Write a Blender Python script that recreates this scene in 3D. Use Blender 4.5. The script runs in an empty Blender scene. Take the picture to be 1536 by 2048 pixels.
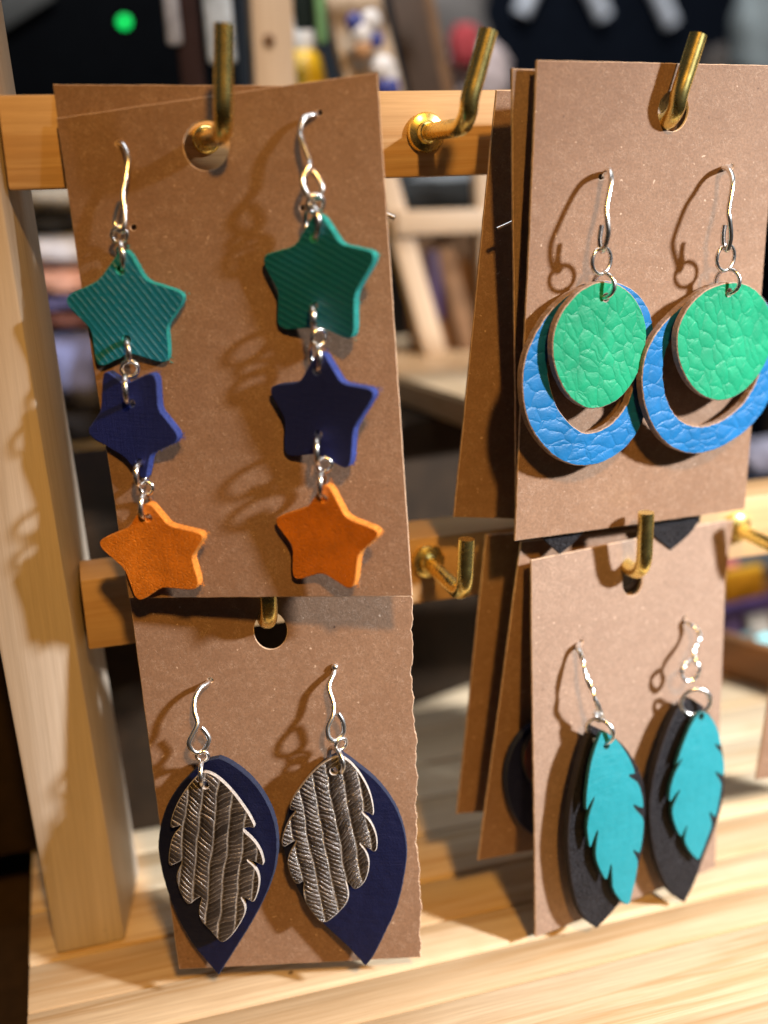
import bpy, bmesh, math, random
from mathutils import Vector, Matrix
random.seed(7)
scene = bpy.context.scene
COL = scene.collection
# ------------------------------------------------------------------ camera
# Working units are millimetres measured from the camera; X along the rails, Y into the
# scene, Z up.  The table top lies 154 mm below the camera and is the world's z = 0.
ZO = 154.0
MM = 0.001
F_PX = 2154.0
R0 = Vector((0.9589243, -0.28187624, -0.03178002))     # image right
R1 = Vector((-0.11233804, -0.27449504, -0.955004))     # image down
R2 = Vector((0.26046948, 0.91934665, -0.29488539))     # view direction
cam_data = bpy.data.cameras.new("camera")
cam = bpy.data.objects.new("camera", cam_data)
COL.objects.link(cam)
cam_data.sensor_fit = 'VERTICAL'
cam_data.sensor_height = 36.0
cam_data.sensor_width = 27.0
cam_data.lens = 36.0 * F_PX / 2048.0
cam_data.clip_start = 0.01
cam_data.clip_end = 50.0
m = Matrix.Identity(4)
for i in range(3):
    m[i][0] = R0[i]; m[i][1] = -R1[i]; m[i][2] = -R2[i]
m[2][3] = ZO * MM
cam.matrix_world = m
cam_data.dof.use_dof = True
cam_data.dof.focus_distance = 0.175
cam_data.dof.aperture_fstop = 7.2
scene.camera = cam
# ------------------------------------------------------------------ light
world = bpy.data.worlds.new("World")
scene.world = world
world.use_nodes = True
bg = world.node_tree.nodes["Background"]
bg.inputs[0].default_value = (0.75, 0.85, 1.0, 1)
bg.inputs[1].default_value = 0.03
AIM = Vector((60, 168, -40))
def lamp(name, direction, dist, power, radius, color, aim=AIM, cone=70, blend=0.6):
    d = Vector(direction).normalized()
    L = bpy.data.lights.new(name, 'SPOT')
    L.energy = power; L.color = color; L.shadow_soft_size = radius
    L.spot_size = math.radians(cone); L.spot_blend = blend
    o = bpy.data.objects.new(name, L); COL.objects.link(o)
    o.location = (aim - d * dist + Vector((0, 0, ZO))) * MM
    o.rotation_euler = d.to_track_quat('-Z', 'Y').to_euler()
    return o
lamp("white_spot_lamp", (-0.95, 1.0, -0.74), 800, 100.0, 0.032, (0.97, 0.985, 1.0), Vector((160, 155, -55)), 20.0, 1.0)
lamp("warm_spot_lamp", (-0.06, 1.0, -0.92), 850, 25.5, 0.032, (1.0, 0.51, 0.11), Vector((15, 165, -65)), 30, 1.0)
lamp("added_background_fill", (0.15, 1.0, -0.9), 620, 12.0, 0.03, (1.0, 0.96, 0.92), Vector((150, 520, 20)), 60, 0.8)  # added fill that lifts the background fronts, no known source
A = bpy.data.lights.new("added_soft_fill", 'AREA')  # added overhead fill, softens shade and gives the metal reflections
A.shape = 'RECTANGLE'; A.size = 1.0; A.size_y = 0.6; A.energy = 5.0; A.color = (0.9, 0.95, 1.0)
ao = bpy.data.objects.new("added_soft_fill", A); COL.objects.link(ao)
ao.location = (0.25, 0.25, 1.3); ao.rotation_euler = Vector((0.0, 0.25, -1)).to_track_quat('-Z', 'Y').to_euler()
vs = scene.view_settings
vs.view_transform = 'Standard'; vs.look = 'None'; vs.gamma = 1.0; vs.exposure = 0.0
vs.use_curve_mapping = False
scene.cycles.max_bounces = 8
# ------------------------------------------------------------------ geometry helpers
def ray(x, y):
    return R0 * ((x - 768) / F_PX) + R1 * ((y - 1024) / F_PX) + R2
def atY(x, y, Y):
    d = ray(x, y); return d * (Y / d.y)
def atZ(x, y, Z):
    d = ray(x, y); return d * (Z / d.z)
def WP(p):
    return Vector((p[0] * MM, p[1] * MM, (p[2] + ZO) * MM))
class Plane:
    def __init__(s, o, n):
        s.o = Vector(o); s.n = Vector(n).normalized()
        s.u = Vector((0, 0, 1)).cross(s.n).normalized()
        s.v = s.n.cross(s.u).normalized()
    def hit(s, x, y, off=0.0):
        d = ray(x, y); return d * ((s.o + s.n * off).dot(s.n) / d.dot(s.n))
    def uv(s, x, y):
        q = s.hit(x, y) - s.o; return (q.dot(s.u), q.dot(s.v))
    def loc(s, p):
        q = Vector(p) - s.o; return (q.dot(s.u), q.dot(s.v))
    def shift(s, d):
        return Plane(s.o + s.n * d, s.n)
    def mat(s):
        M = Matrix.Identity(4); w = WP(s.o)
        for i in range(3):
            M[i][0] = s.u[i]; M[i][1] = s.v[i]; M[i][2] = s.n[i]; M[i][3] = w[i]
        return M
def plane3(a, Ya, b, Yb, c, Yc):
    A_, B_, C_ = atY(*a, Ya), atY(*b, Yb), atY(*c, Yc)
    n = (B_ - A_).cross(C_ - A_)
    if n.y > 0: n = -n
    return Plane(A_, n)
def plane_at(p, yaw, pitch=0.0):
    # yaw > 0 : front turned towards +X ; pitch > 0 : front turned upwards
    n = Vector((math.sin(yaw) * math.cos(pitch), -math.cos(yaw) * math.cos(pitch), math.sin(pitch)))
    return Plane(p, n)
def tag(o, label=None, cat=None, group=None, kind=None):
    if label: o["label"] = label
    if cat: o["category"] = cat
    if group: o["group"] = group
    if kind: o["kind"] = kind
    return o
def empty(name, p, label, cat, group=None):
    o = bpy.data.objects.new(name, None); COL.objects.link(o)
    o.empty_display_size = 0.005
    o.matrix_world = Matrix.Translation(WP(p))
    return tag(o, label, cat, group)
def place(o, parent, mw):
    COL.objects.link(o)
    if parent is not None:
        o.parent = parent
        pm = parent.matrix_world.copy() if parent.type == 'EMPTY' else parent["_mw"] if False else PMW.get(parent.name, parent.matrix_world).copy()
        o.matrix_parent_inverse = Matrix.Identity(4)
        o.matrix_basis = pm.inverted() @ mw
    else:
        o.matrix_world = mw
    PMW[o.name] = mw.copy()
    return o
PMW = {}
def mesh_obj(name, me, mats, parent=None, mw=None):
    for mt in mats: me.materials.append(mt)
    o = bpy.data.objects.new(name, me)
    return place(o, parent, mw if mw is not None else Matrix.Identity(4))
def from_bm(name, bm, mats, parent=None, mw=None, smooth=None):
    me = bpy.data.meshes.new(name)
    bm.to_mesh(me); bm.free()
    if smooth is not None:
        me.polygons.foreach_set("use_smooth", [True] * len(me.polygons))
        me.set_sharp_from_angle(angle=math.radians(smooth))
    return mesh_obj(name, me, mats, parent, mw)
# ---- outlines
def chaikin(pts, it=2, r=0.25):
    for _ in range(it):
        q = []
        n = len(pts)
        for i in range(n):
            a, b = pts[i], pts[(i + 1) % n]
            q.append((a[0] + (b[0] - a[0]) * r, a[1] + (b[1] - a[1]) * r))
            q.append((a[0] + (b[0] - a[0]) * (1 - r), a[1] + (b[1] - a[1]) * (1 - r)))
        pts = q
    return pts
def catmull(pts, k=5, sharp=()):
    n = len(pts); out = []
    for i in range(n):
        p0, p1, p2, p3 = [Vector(pts[(i + j - 1) % n]) for j in range(4)]
        if i in sharp: p0 = p1 + (p1 - p2) * 0.3
        if (i + 1) % n in sharp: p3 = p2 + (p2 - p1) * 0.3
        for j in range(k):
            t = j / k
            q = 0.5 * (2 * p1 + (p2 - p0) * t + (2 * p0 - 5 * p1 + 4 * p2 - p3) * t * t + (3 * p1 - p0 - 3 * p2 + p3) * t ** 3)
            out.append((q.x, q.y))
    return out
def rounded(pts, fr, k=6):
    n = len(pts); out = []
    for i in range(n):
        a, p, b = Vector(pts[i - 1]), Vector(pts[i]), Vector(pts[(i + 1) % n])
        f = fr[i % len(fr)]
        A_, B_ = p + (a - p) * f, p + (b - p) * f
        for j in range(k + 1):
            t = j / k
            q = A_ * (1 - t) ** 2 + p * (2 * t * (1 - t)) + B_ * t * t
            out.append((q.x, q.y))
    return out
def circle(c, r, k=28, ry=None):
    ry = r if ry is None else ry
    return [(c[0] + r * math.cos(2 * math.pi * i / k), c[1] + ry * math.sin(2 * math.pi * i / k)) for i in range(k)]
def roughen(pts, amp, step=0.4):
    out = []
    n = len(pts)
    for i in range(n):
        a, b = Vector(pts[i]), Vector(pts[(i + 1) % n])
        L = (b - a).length
        k = max(1, int(L / step))
        d = (b - a).normalized() if L > 1e-6 else Vector((1, 0))
        for j in range(k):
            q = a + (b - a) * (j / k)
            nrm = Vector((-d.y, d.x))
            q = q + nrm * random.uniform(-amp, amp)
            out.append((q.x, q.y))
    return out
def sheet(name, outline, holes, pl, thick, bev, mats, parent=None, grid=1.2, disp=None):
    """A flat cut piece (local mm outline on plane pl, front face on the plane) with bevelled
    rim and holes; material 0 on the front, 1 on the cut edge and back."""
    cu = bpy.data.curves.new("tmp", 'CURVE')
    cu.dimensions = '2D'; cu.fill_mode = 'BOTH'
    cu.extrude = thick / 2 - bev; cu.bevel_depth = bev; cu.bevel_resolution = 0
    cu.offset = -bev
    for L in [outline] + list(holes):
        sp = cu.splines.new('POLY'); sp.points.add(len(L) - 1)
        for p, q in zip(sp.points, L): p.co = (q[0], q[1], 0, 1)
        sp.use_cyclic_u = True
    ob = bpy.data.objects.new("tmp", cu); COL.objects.link(ob)
    dg = bpy.context.evaluated_depsgraph_get(); dg.update()
    me = bpy.data.meshes.new_from_object(ob.evaluated_get(dg))
    bpy.data.objects.remove(ob); bpy.data.curves.remove(cu)
    bm = bmesh.new(); bm.from_mesh(me); bpy.data.meshes.remove(me)
    bmesh.ops.remove_doubles(bm, verts=bm.verts, dist=1e-4)
    xs = [v.co.x for v in bm.verts]; ys = [v.co.y for v in bm.verts]
    if grid:
        for ax, vals in ((0, xs), (1, ys)):
            a, b = min(vals), max(vals)
            k = int((b - a) / grid)
            for i in range(1, k + 1):
                c = a + (b - a) * i / (k + 1) + 0.0137
                co = Vector((c, 0, 0)) if ax == 0 else Vector((0, c, 0))
                no = Vector((1, 0, 0)) if ax == 0 else Vector((0, 1, 0))
                bmesh.ops.bisect_plane(bm, geom=bm.verts[:] + bm.edges[:] + bm.faces[:], plane_co=co, plane_no=no, dist=1e-5)
    bmesh.ops.recalc_face_normals(bm, faces=bm.faces)
    while len(bm.loops.layers.uv): bm.loops.layers.uv.remove(bm.loops.layers.uv[0])
    uvl = bm.loops.layers.uv.new("UVMap")
    for f in bm.faces:
        f.normal_update()
        f.material_index = 0 if (f.normal.z > 0.85) else (1 if len(mats) > 1 else 0)
        for l in f.loops:
            l[uvl].uv = (l.vert.co.x * 0.1, l.vert.co.y * 0.1)
    for v in bm.verts:
        z = v.co.z - thick / 2
        if disp: z += disp(v.co.x, v.co.y)
        v.co = Vector((v.co.x * MM, v.co.y * MM, z * MM))
    return from_bm(name, bm, mats, parent, pl.mat(), smooth=24)
def tube_bm(pts, rad, ns=10, k=6, closed=False, twist=0.0, square=False, taper=None, caps=True):
    """sweep a round (or twisted square) section along points in camera mm -> bmesh in world metres"""
    P = [Vector(p) for p in pts]
    n = len(P); Q = []
    if k > 1:
        rng = range(n if closed else n - 1)
        for i in rng:
            if closed: p0, p1, p2, p3 = P[i - 1], P[i], P[(i + 1) % n], P[(i + 2) % n]
            else: p0, p1, p2, p3 = P[max(i - 1, 0)], P[i], P[i + 1], P[min(i + 2, n - 1)]
            for j in range(k):
                t = j / k
                Q.append(0.5 * (2 * p1 + (p2 - p0) * t + (2 * p0 - 5 * p1 + 4 * p2 - p3) * t * t + (3 * p1 - p0 - 3 * p2 + p3) * t ** 3))
        if not closed: Q.append(P[-1])
    else: Q = P
    bm = bmesh.new(); rings = []
    N = len(Q); prev = None; s = 0.0
    for i, q in enumerate(Q):
        t = (Q[(i + 1) % N] - Q[i - 1]) if closed else (Q[min(i + 1, N - 1)] - Q[max(i - 1, 0)])
        t.normalize()
        if prev is None:
            a = t.orthogonal().normalized()
        else:
            a = prev - t * prev.dot(t); a.normalize()
        prev = a
        b = t.cross(a)
        if i: s += (Q[i] - Q[i - 1]).length
        r = rad * (taper(i / max(1, N - 1)) if taper else 1.0)
        ring = []
        for j in range(ns):
            th = 2 * math.pi * j / ns
            rr = r
            if square:
                c_ = max(abs(math.cos(th)), abs(math.sin(th))); rr = r * 0.62 / c_ * (1.0 if abs(math.cos(th)) >= abs(math.sin(th)) else 1.0)
                e = Vector((math.cos(th) * rr * 1.25, math.sin(th) * rr * 0.85))
                ph = twist * s
                e = Vector((e.x * math.cos(ph) - e.y * math.sin(ph), e.x * math.sin(ph) + e.y * math.cos(ph)))
                ring.append(bm.verts.new(WP(q + a * e.x + b * e.y)))
            else:
                ring.append(bm.verts.new(WP(q + a * math.cos(th) * rr + b * math.sin(th) * rr)))
        rings.append(ring)
    rng = range(N) if closed else range(N - 1)
    for i in rng:
        A_, B_ = rings[i], rings[(i + 1) % N]
        for j in range(ns):
            bm.faces.new((A_[j], A_[(j + 1) % ns], B_[(j + 1) % ns], B_[j]))
    if not closed and caps:
        bm.faces.new(rings[0][::-1]); bm.faces.new(rings[-1])
    bmesh.ops.recalc_face_normals(bm, faces=bm.faces)
    return bm
def tube(name, pts, rad, mat, parent=None, smooth=50, **kw):
    c = Vector(pts[0])
    bm = tube_bm(pts, rad, **kw)
    w = WP(c)
    bmesh.ops.translate(bm, verts=bm.verts, vec=-w)
    return from_bm(name, bm, [mat], parent, Matrix.Translation(w), smooth=smooth)
def ring(name, center, r, wire, axis, mat, parent):
    ax = Vector(axis).normalized(); a = ax.orthogonal().normalized(); b = ax.cross(a)
    pts = [Vector(center) + a * r * math.cos(t) + b * r * math.sin(t) for t in [2 * math.pi * i / 28 for i in range(28)]]
    return tube(name, pts, wire, mat, parent, k=1, closed=True, ns=8)
def box(name, lo, hi, mat, parent=None, bev=0.6, mw=None, jitter=0.0):
    """bevelled box between two camera-mm corners"""
    lo = Vector(lo); hi = Vector(hi); c = (lo + hi) / 2; h = (hi - lo)
    bm = bmesh.new(); bmesh.ops.create_cube(bm, size=1.0)
    for v in bm.verts: v.co = Vector((v.co.x * h.x, v.co.y * h.y, v.co.z * h.z)) * MM
    if bev: bmesh.ops.bevel(bm, geom=bm.edges[:], offset=bev * MM, segments=2, affect='EDGES', profile=0.5)
    M = Matrix.Translation(WP(c)) if mw is None else mw
    return from_bm(name, bm, [mat], parent, M, smooth=35)
def bar(name, a, b, w, d, mat, parent=None, bev=0.5, side=None):
    """rectangular bar from a to b (camera mm), w wide across, d deep"""
    a = Vector(a); b = Vector(b); z = (b - a); L = z.length; z.normalize()
    x = Vector(side) if side else Vector((1, 0, 0))
    x = (x - z * x.dot(z)).normalized(); y = z.cross(x)
    bm = bmesh.new(); bmesh.ops.create_cube(bm, size=1.0)
    for v in bm.verts: v.co = Vector((v.co.x * w, v.co.y * d, v.co.z * L)) * MM
    if bev: bmesh.ops.bevel(bm, geom=bm.edges[:], offset=bev * MM, segments=2, affect='EDGES', profile=0.5)
    M = Matrix.Identity(4); c = WP((a + b) / 2)
    for i in range(3):
        M[i][0] = x[i]; M[i][1] = y[i]; M[i][2] = z[i]; M[i][3] = c[i]
    return from_bm(name, bm, [mat], parent, M, smooth=35)
def lathe(name, base, prof, mat, parent=None, ns=24):
    bm = bmesh.new(); rings = []
    for r, z in prof:
        rings.append([bm.verts.new(Vector((r * math.cos(2 * math.pi * i / ns), r * math.sin(2 * math.pi * i / ns), z)) * MM) for i in range(ns)])
    for A_, B_ in zip(rings, rings[1:]):
        for j in range(ns): bm.faces.new((A_[j], A_[(j + 1) % ns], B_[(j + 1) % ns], B_[j]))
    bm.faces.new(rings[0][::-1]); bm.faces.new(rings[-1])
    return from_bm(name, bm, [mat], parent, Matrix.Translation(WP(base)), smooth=45)
def bundle(name, c, size, mat, label, cat, group=None, seed=0, rot=0.0, fold=0.12):
    """soft crumpled cloth bundle"""
    rnd = random.Random(seed)
    bm = bmesh.new(); bmesh.ops.create_icosphere(bm, subdivisions=4, radius=0.5)
    ph = [rnd.uniform(0, 6.3) for _ in range(8)]
    for v in bm.verts:
        n = v.co.normalized()
        p = Vector((abs(n.x) ** 0.7 * (1 if n.x > 0 else -1), abs(n.y) ** 0.7 * (1 if n.y > 0 else -1), abs(n.z) ** 0.7 * (1 if n.z > 0 else -1))) * 0.5
        k = 1 + fold * (math.sin(9 * n.x + ph[0] + 4 * n.z) * 0.5 + math.sin(13 * n.z + ph[1] + 3 * n.x) * 0.35 + math.sin(17 * n.y + ph[2] + 7 * n.z) * 0.25)
        v.co = Vector((p.x * size[0] * k, p.y * size[1] * k, max(p.z * k, -0.5) * size[2])) * MM
    o = from_bm(name, bm, [mat], None, Matrix.Translation(WP(c)) @ Matrix.Rotation(rot, 4, 'Z'), smooth=80)
    return tag(o, label, cat, group)
# ------------------------------------------------------------------ materials
def mat_base(name):
    m = bpy.data.materials.new(name); m.use_nodes = True
    nt = m.node_tree; b = nt.nodes["Principled BSDF"]
    return m, nt, b
def N(nt, t, **kw):
    n = nt.nodes.new(t)
    for k, v in kw.items():
        if k.startswith('i_'): n.inputs[k[2:].replace('_', ' ')].default_value = v
        else: setattr(n, k, v)
    return n
def ramp(nt, src, stops):
    r = nt.nodes.new('ShaderNodeValToRGB')
    el = r.color_ramp.elements
    while len(el) < len(stops): el.new(0.5)
    for e, (p, c) in zip(el, stops):
        e.position = p; e.color = (c[0], c[1], c[2], 1) if not isinstance(c, (int, float)) else (c, c, c, 1)
    nt.links.new(src, r.inputs[0])
    return r.outputs[0]
def mapping(nt, scale, coord='Object', rot=(0, 0, 0), randomize=True):
    tc = nt.nodes.new('ShaderNodeTexCoord')
    mp = nt.nodes.new('ShaderNodeMapping')
    mp.inputs['Scale'].default_value = scale; mp.inputs['Rotation'].default_value = rot
    src = tc.outputs[coord]
    if randomize:
        oi = nt.nodes.new('ShaderNodeObjectInfo')
        ml = N(nt, 'ShaderNodeVectorMath', operation='MULTIPLY_ADD')
        cb = nt.nodes.new('ShaderNodeCombineXYZ')
        for i, k in enumerate((0.37, 0.91, 0.53)):
            mm = N(nt, 'ShaderNodeMath', operation='MULTIPLY'); mm.inputs[1].default_value = k
            nt.links.new(oi.outputs['Random'], mm.inputs[0]); nt.links.new(mm.outputs[0], cb.inputs[i])
        ml.inputs[1].default_value = (1, 1, 1)
        nt.links.new(src, ml.inputs[0]); nt.links.new(cb.outputs[0], ml.inputs[2])
        src = ml.outputs[0]
    nt.links.new(src, mp.inputs[0])
    return mp.outputs[0]
def mix(nt, fac, a, b, mode='MIX'):
    n = N(nt, 'ShaderNodeMix', data_type='RGBA', blend_type=mode)
    for s, val in ((0, fac), (6, a), (7, b)):
        if hasattr(val, 'is_output') or isinstance(val, bpy.types.NodeSocket): nt.links.new(val, n.inputs[s])
        elif s == 0: n.inputs[0].default_value = val
        else: n.inputs[s].default_value = (*val, 1) if len(val) == 3 else val
    return n.outputs[2]
def math_n(nt, op, a, b=None):
    n = N(nt, 'ShaderNodeMath', operation=op)
    for i, v in enumerate((a, b)):
        if v is None: continue
        if isinstance(v, (int, float)): n.inputs[i].default_value = v
        else: nt.links.new(v, n.inputs[i])
    return n.outputs[0]
def bump(nt, b, h, strength, dist=0.0002, prev=None):
    n = nt.nodes.new('ShaderNodeBump')
    n.inputs['Strength'].default_value = strength; n.inputs['Distance'].default_value = dist
    nt.links.new(h, n.inputs['Height'])
    if prev is not None: nt.links.new(prev, n.inputs['Normal'])
    nt.links.new(n.outputs[0], b.inputs['Normal'])
    return n.outputs[0]
def noise(nt, vec, scale, detail=4, rough=0.6, dist=0.0):
    n = N(nt, 'ShaderNodeTexNoise'); n.inputs['Scale'].default_value = scale; n.inputs['Detail'].default_value = detail
    n.inputs['Roughness'].default_value = rough; n.inputs['Distortion'].default_value = dist
    nt.links.new(vec, n.inputs['Vector']); return n.outputs[0]
def kraft(name, c1, c2, uv=True):
    m, nt, b = mat_base(name)
    v = mapping(nt, (1, 1, 1), 'UV' if uv else 'Object')         # 1 unit = 10 mm
    s = 1.0 if uv else 100.0
    big = noise(nt, v, 0.9 * s, 6, 0.72)
    fine = noise(nt, v, 22 * s, 5, 0.75)
    col = mix(nt, ramp(nt, big, [(0.3, 0.0), (0.7, 1.0)]), c1, c2)
    col = mix(nt, ramp(nt, fine, [(0.30, 0.95), (0.70, 0.0)]), col, tuple(x * 0.52 for x in c1))
    v2 = mapping(nt, (1, 1, 1), 'UV' if uv else 'Object', rot=(0, 0, 0.5))
    fl = noise(nt, v2, 12 * s, 2, 0.5)
    col = mix(nt, ramp(nt, fl, [(0.725, 0.0), (0.755, 0.65)]), col, (0.62, 0.47, 0.36))
    v3 = mapping(nt, (1, 1, 1), 'UV' if uv else 'Object', rot=(0, 0, 1.3))
    dk = noise(nt, v3, 7.3 * s, 2, 0.5)
    col = mix(nt, ramp(nt, dk, [(0.765, 0.0), (0.79, 0.8)]), col, (0.06, 0.03, 0.02))
    # paper fibres
    v4 = mapping(nt, (1, 1, 1), 'UV' if uv else 'Object', rot=(0, 0, 0.25))
    f1 = noise(nt, v4, 7.0 * s, 2, 0.6, 1.6)
    f2 = noise(nt, v3, 5.0 * s, 2, 0.6, 2.2)
    gate = ramp(nt, noise(nt, v4, 6.0 * s, 2), [(0.45, 0.0), (0.60, 1.0)])
    fb = math_n(nt, 'MULTIPLY', math_n(nt, 'MAXIMUM', ramp(nt, f1, [(0.475, 0.0), (0.50, 1.0), (0.525, 0.0)]), ramp(nt, f2, [(0.48, 0.0), (0.50, 1.0), (0.52, 0.0)])), gate)
    col = mix(nt, ramp(nt, fb, [(0.0, 0.0), (1.0, 0.30)]), col, (0.52, 0.39, 0.30))
    nt.links.new(col, b.inputs['Base Color'])
    b.inputs['Roughness'].default_value = 0.62
    b.inputs['Specular IOR Level'].default_value = 0.35
    n0 = bump(nt, b, big, 0.35, 0.0006)
    n1 = bump(nt, b, fine, 0.45, 0.00012, n0)
    bump(nt, b, fb, 0.25, 0.00008, n1)
    return m
def pine(name, c1, c2, axis=0, scale=1.0):
    m, nt, b = mat_base(name)
    sc = [190.0 * scale] * 3; sc[axis] = 7.0 * scale
    v = mapping(nt, tuple(sc), 'Object')
    g = noise(nt, v, 1.0, 5, 0.6, 0.6)
    sc2 = [1300.0] * 3; sc2[axis] = 40.0
    v2 = mapping(nt, tuple(sc2), 'Object')
    f = noise(nt, v2, 1.0, 4, 0.7)
    col = mix(nt, ramp(nt, g, [(0.36, 0.0), (0.52, 0.35), (0.60, 1.0), (0.66, 0.25)]), c1, c2)
    col = mix(nt, ramp(nt, f, [(0.35, 0.45), (0.65, 0.0)]), col, tuple(x * 0.7 for x in c2))
    v3 = mapping(nt, (55, 55, 55), 'Object')
    kn = noise(nt, v3, 1.0, 2)
    col = mix(nt, ramp(nt, kn, [(0.60, 0.0), (0.75, 0.35)]), col, tuple(x * 0.85 for x in c2))
    v4 = mapping(nt, (260, 260, 260), 'Object')
    sp = noise(nt, v4, 1.0, 1)
    col = mix(nt, ramp(nt, sp, [(0.80, 0.0), (0.83, 0.8)]), col, (0.10, 0.06, 0.03))
    oi = nt.nodes.new('ShaderNodeObjectInfo')
    col = mix(nt, ramp(nt, oi.outputs['Random'], [(0.0, 0.0), (1.0, 0.55)]), col, tuple(x * 0.72 for x in c2))
    nt.links.new(col, b.inputs['Base Color'])
    b.inputs['Roughness'].default_value = 0.5
    b.inputs['Specular IOR Level'].default_value = 0.35
    n1 = bump(nt, b, f, 0.30, 0.00012)
    bump(nt, b, g, 0.25, 0.0004, n1)
    return m
def plain(name, c, rough=0.6, spec=0.4, var=0.15, metal=0.0, scale=150.0, bmp=0.2):
    m, nt, b = mat_base(name)
    v = mapping(nt, (scale,) * 3, 'Object')
    n = noise(nt, v, 1.0, 4)
    col = mix(nt, ramp(nt, n, [(0.3, 0.0), (0.7, 1.0)]), tuple(x * (1 - var) for x in c), tuple(min(1, x * (1 + var)) for x in c))
    nt.links.new(col, b.inputs['Base Color'])
    b.inputs['Roughness'].default_value = rough; b.inputs['Specular IOR Level'].default_value = spec
    b.inputs['Metallic'].default_value = metal
    bump(nt, b, n, bmp, 0.0005)
    return m
def metal(name, c, rough, var=0.4):
    m, nt, b = mat_base(name)
    v = mapping(nt, (900, 900, 900), 'Object')
    n = noise(nt, v, 1.0, 3)
    v2 = mapping(nt, (160, 160, 160), 'Object')
    n2 = noise(nt, v2, 1.0, 3)
    col = mix(nt, ramp(nt, n2, [(0.45, 0.0), (0.8, 0.5)]), c, tuple(x * 0.55 for x in c))
    nt.links.new(col, b.inputs['Base Color'])
    b.inputs['Metallic'].default_value = 1.0
    rr = math_n(nt, 'MULTIPLY_ADD', n, rough * var); rr.node.inputs[2].default_value = rough * (1 - var / 2)
    nt.links.new(rr, b.inputs['Roughness'])
    bump(nt, b, n, 0.08, 0.0001)
    return m
def leather(name, c, kind, rough=0.45, rot=0.0, spec=0.5):
    """kind: saffiano (parallel ridges), pebble (creased cells), fine, smooth; UV unit = 10 mm"""
    m, nt, b = mat_base(name)
    c = tuple(c)
    dark = tuple(x * 0.62 for x in c); lite = tuple(min(1, x * 1.18 + 0.004) for x in c)
    if kind == 'saffiano':
        v = mapping(nt, (1, 1, 1), 'UV', rot=(0, 0, rot))
        wv = N(nt, 'ShaderNodeTexWave', wave_type='BANDS', bands_direction='Y'); nt.links.new(v, wv.inputs['Vector'])
        wv.inputs['Scale'].default_value = 3.3; wv.inputs['Distortion'].default_value = 0.8; wv.inputs['Detail'].default_value = 2; wv.inputs['Detail Scale'].default_value = 2.2
        v2 = mapping(nt, (7, 30, 1), 'UV', rot=(0, 0, rot))
        n2 = noise(nt, v2, 1.0, 3)
        v3 = mapping(nt, (1, 1, 1), 'UV'); n3 = noise(nt, v3, 35, 3)
        h = math_n(nt, 'ADD', math_n(nt, 'MULTIPLY', ramp(nt, wv.outputs['Fac'], [(0.55, 0.0), (0.9, 1.0)]), ramp(nt, n2, [(0.32, 0.15), (0.6, 1.0)])), math_n(nt, 'MULTIPLY', n3, 0.35))
        col = mix(nt, ramp(nt, h, [(0.2, 0.0), (1.1, 0.5)]), c, lite)
        nt.links.new(col, b.inputs['Base Color'])
        bump(nt, b, h, 0.55, 0.00016)
    elif kind == 'pebble':
        v0 = mapping(nt, (1, 1, 1), 'UV', rot=(0, 0, rot))
        wn = N(nt, 'ShaderNodeTexNoise'); wn.inputs['Scale'].default_value = 4.0; wn.inputs['Detail'].default_value = 3; nt.links.new(v0, wn.inputs['Vector'])
        va = N(nt, 'ShaderNodeVectorMath', operation='MULTIPLY_ADD'); va.inputs[1].default_value = (0.17, 0.17, 0.17)
        nt.links.new(wn.outputs['Color'], va.inputs[0]); nt.links.new(v0, va.inputs[2])
        mp = N(nt, 'ShaderNodeMapping'); mp.inputs['Scale'].default_value = (2.1, 3.9, 1); nt.links.new(va.outputs[0], mp.inputs[0])
        vo = N(nt, 'ShaderNodeTexVoronoi', feature='DISTANCE_TO_EDGE'); vo.inputs['Scale'].default_value = 1.25; nt.links.new(mp.outputs[0], vo.inputs['Vector'])
        mp2 = N(nt, 'ShaderNodeMapping'); mp2.inputs['Scale'].default_value = (4.5, 6.0, 1); nt.links.new(va.outputs[0], mp2.inputs[0])
        vo2 = N(nt, 'ShaderNodeTexVoronoi', feature='DISTANCE_TO_EDGE'); vo2.inputs['Scale'].default_value = 1.0; nt.links.new(mp2.outputs[0], vo2.inputs['Vector'])
        n3 = noise(nt, v0, 45, 3)
        big = ramp(nt, vo.outputs['Distance'], [(0.0, 0.0), (0.03, 0.25), (0.12, 0.75), (0.30, 1.0)]); big.node.color_ramp.interpolation = 'B_SPLINE'
        sm = ramp(nt, vo2.outputs['Distance'], [(0.0, 0.0), (0.08, 0.7), (0.22, 1.0)]); sm.node.color_ramp.interpolation = 'B_SPLINE'
        vs1 = N(nt, 'ShaderNodeTexVoronoi', feature='SMOOTH_F1'); vs1.inputs['Scale'].default_value = 1.25; vs1.inputs['Smoothness'].default_value = 0.35; nt.links.new(mp.outputs[0], vs1.inputs['Vector'])
        dome = math_n(nt, 'SUBTRACT', 1.0, math_n(nt, 'MULTIPLY', vs1.outputs['Distance'], 1.1))
        big = math_n(nt, 'ADD', math_n(nt, 'MULTIPLY', big, 0.55), math_n(nt, 'MULTIPLY', dome, 0.75))
        h = math_n(nt, 'ADD', big, math_n(nt, 'MULTIPLY', math_n(nt, 'MULTIPLY', sm, ramp(nt, noise(nt, v0, 2.3, 2), [(0.40, 0.0), (0.65, 1.0)])), 0.30))
        h = math_n(nt, 'ADD', h, math_n(nt, 'MULTIPLY', n3, 0.16))
        col = mix(nt, ramp(nt, vo.outputs['Distance'], [(0.0, 0.25), (0.04, 0.0)]), mix(nt, ramp(nt, noise(nt, v0, 1.8, 4), [(0.3, 0.0), (0.7, 1.0)]), tuple(x * 0.86 for x in c), lite), dark)
        nt.links.new(col, b.inputs['Base Color'])
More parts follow.
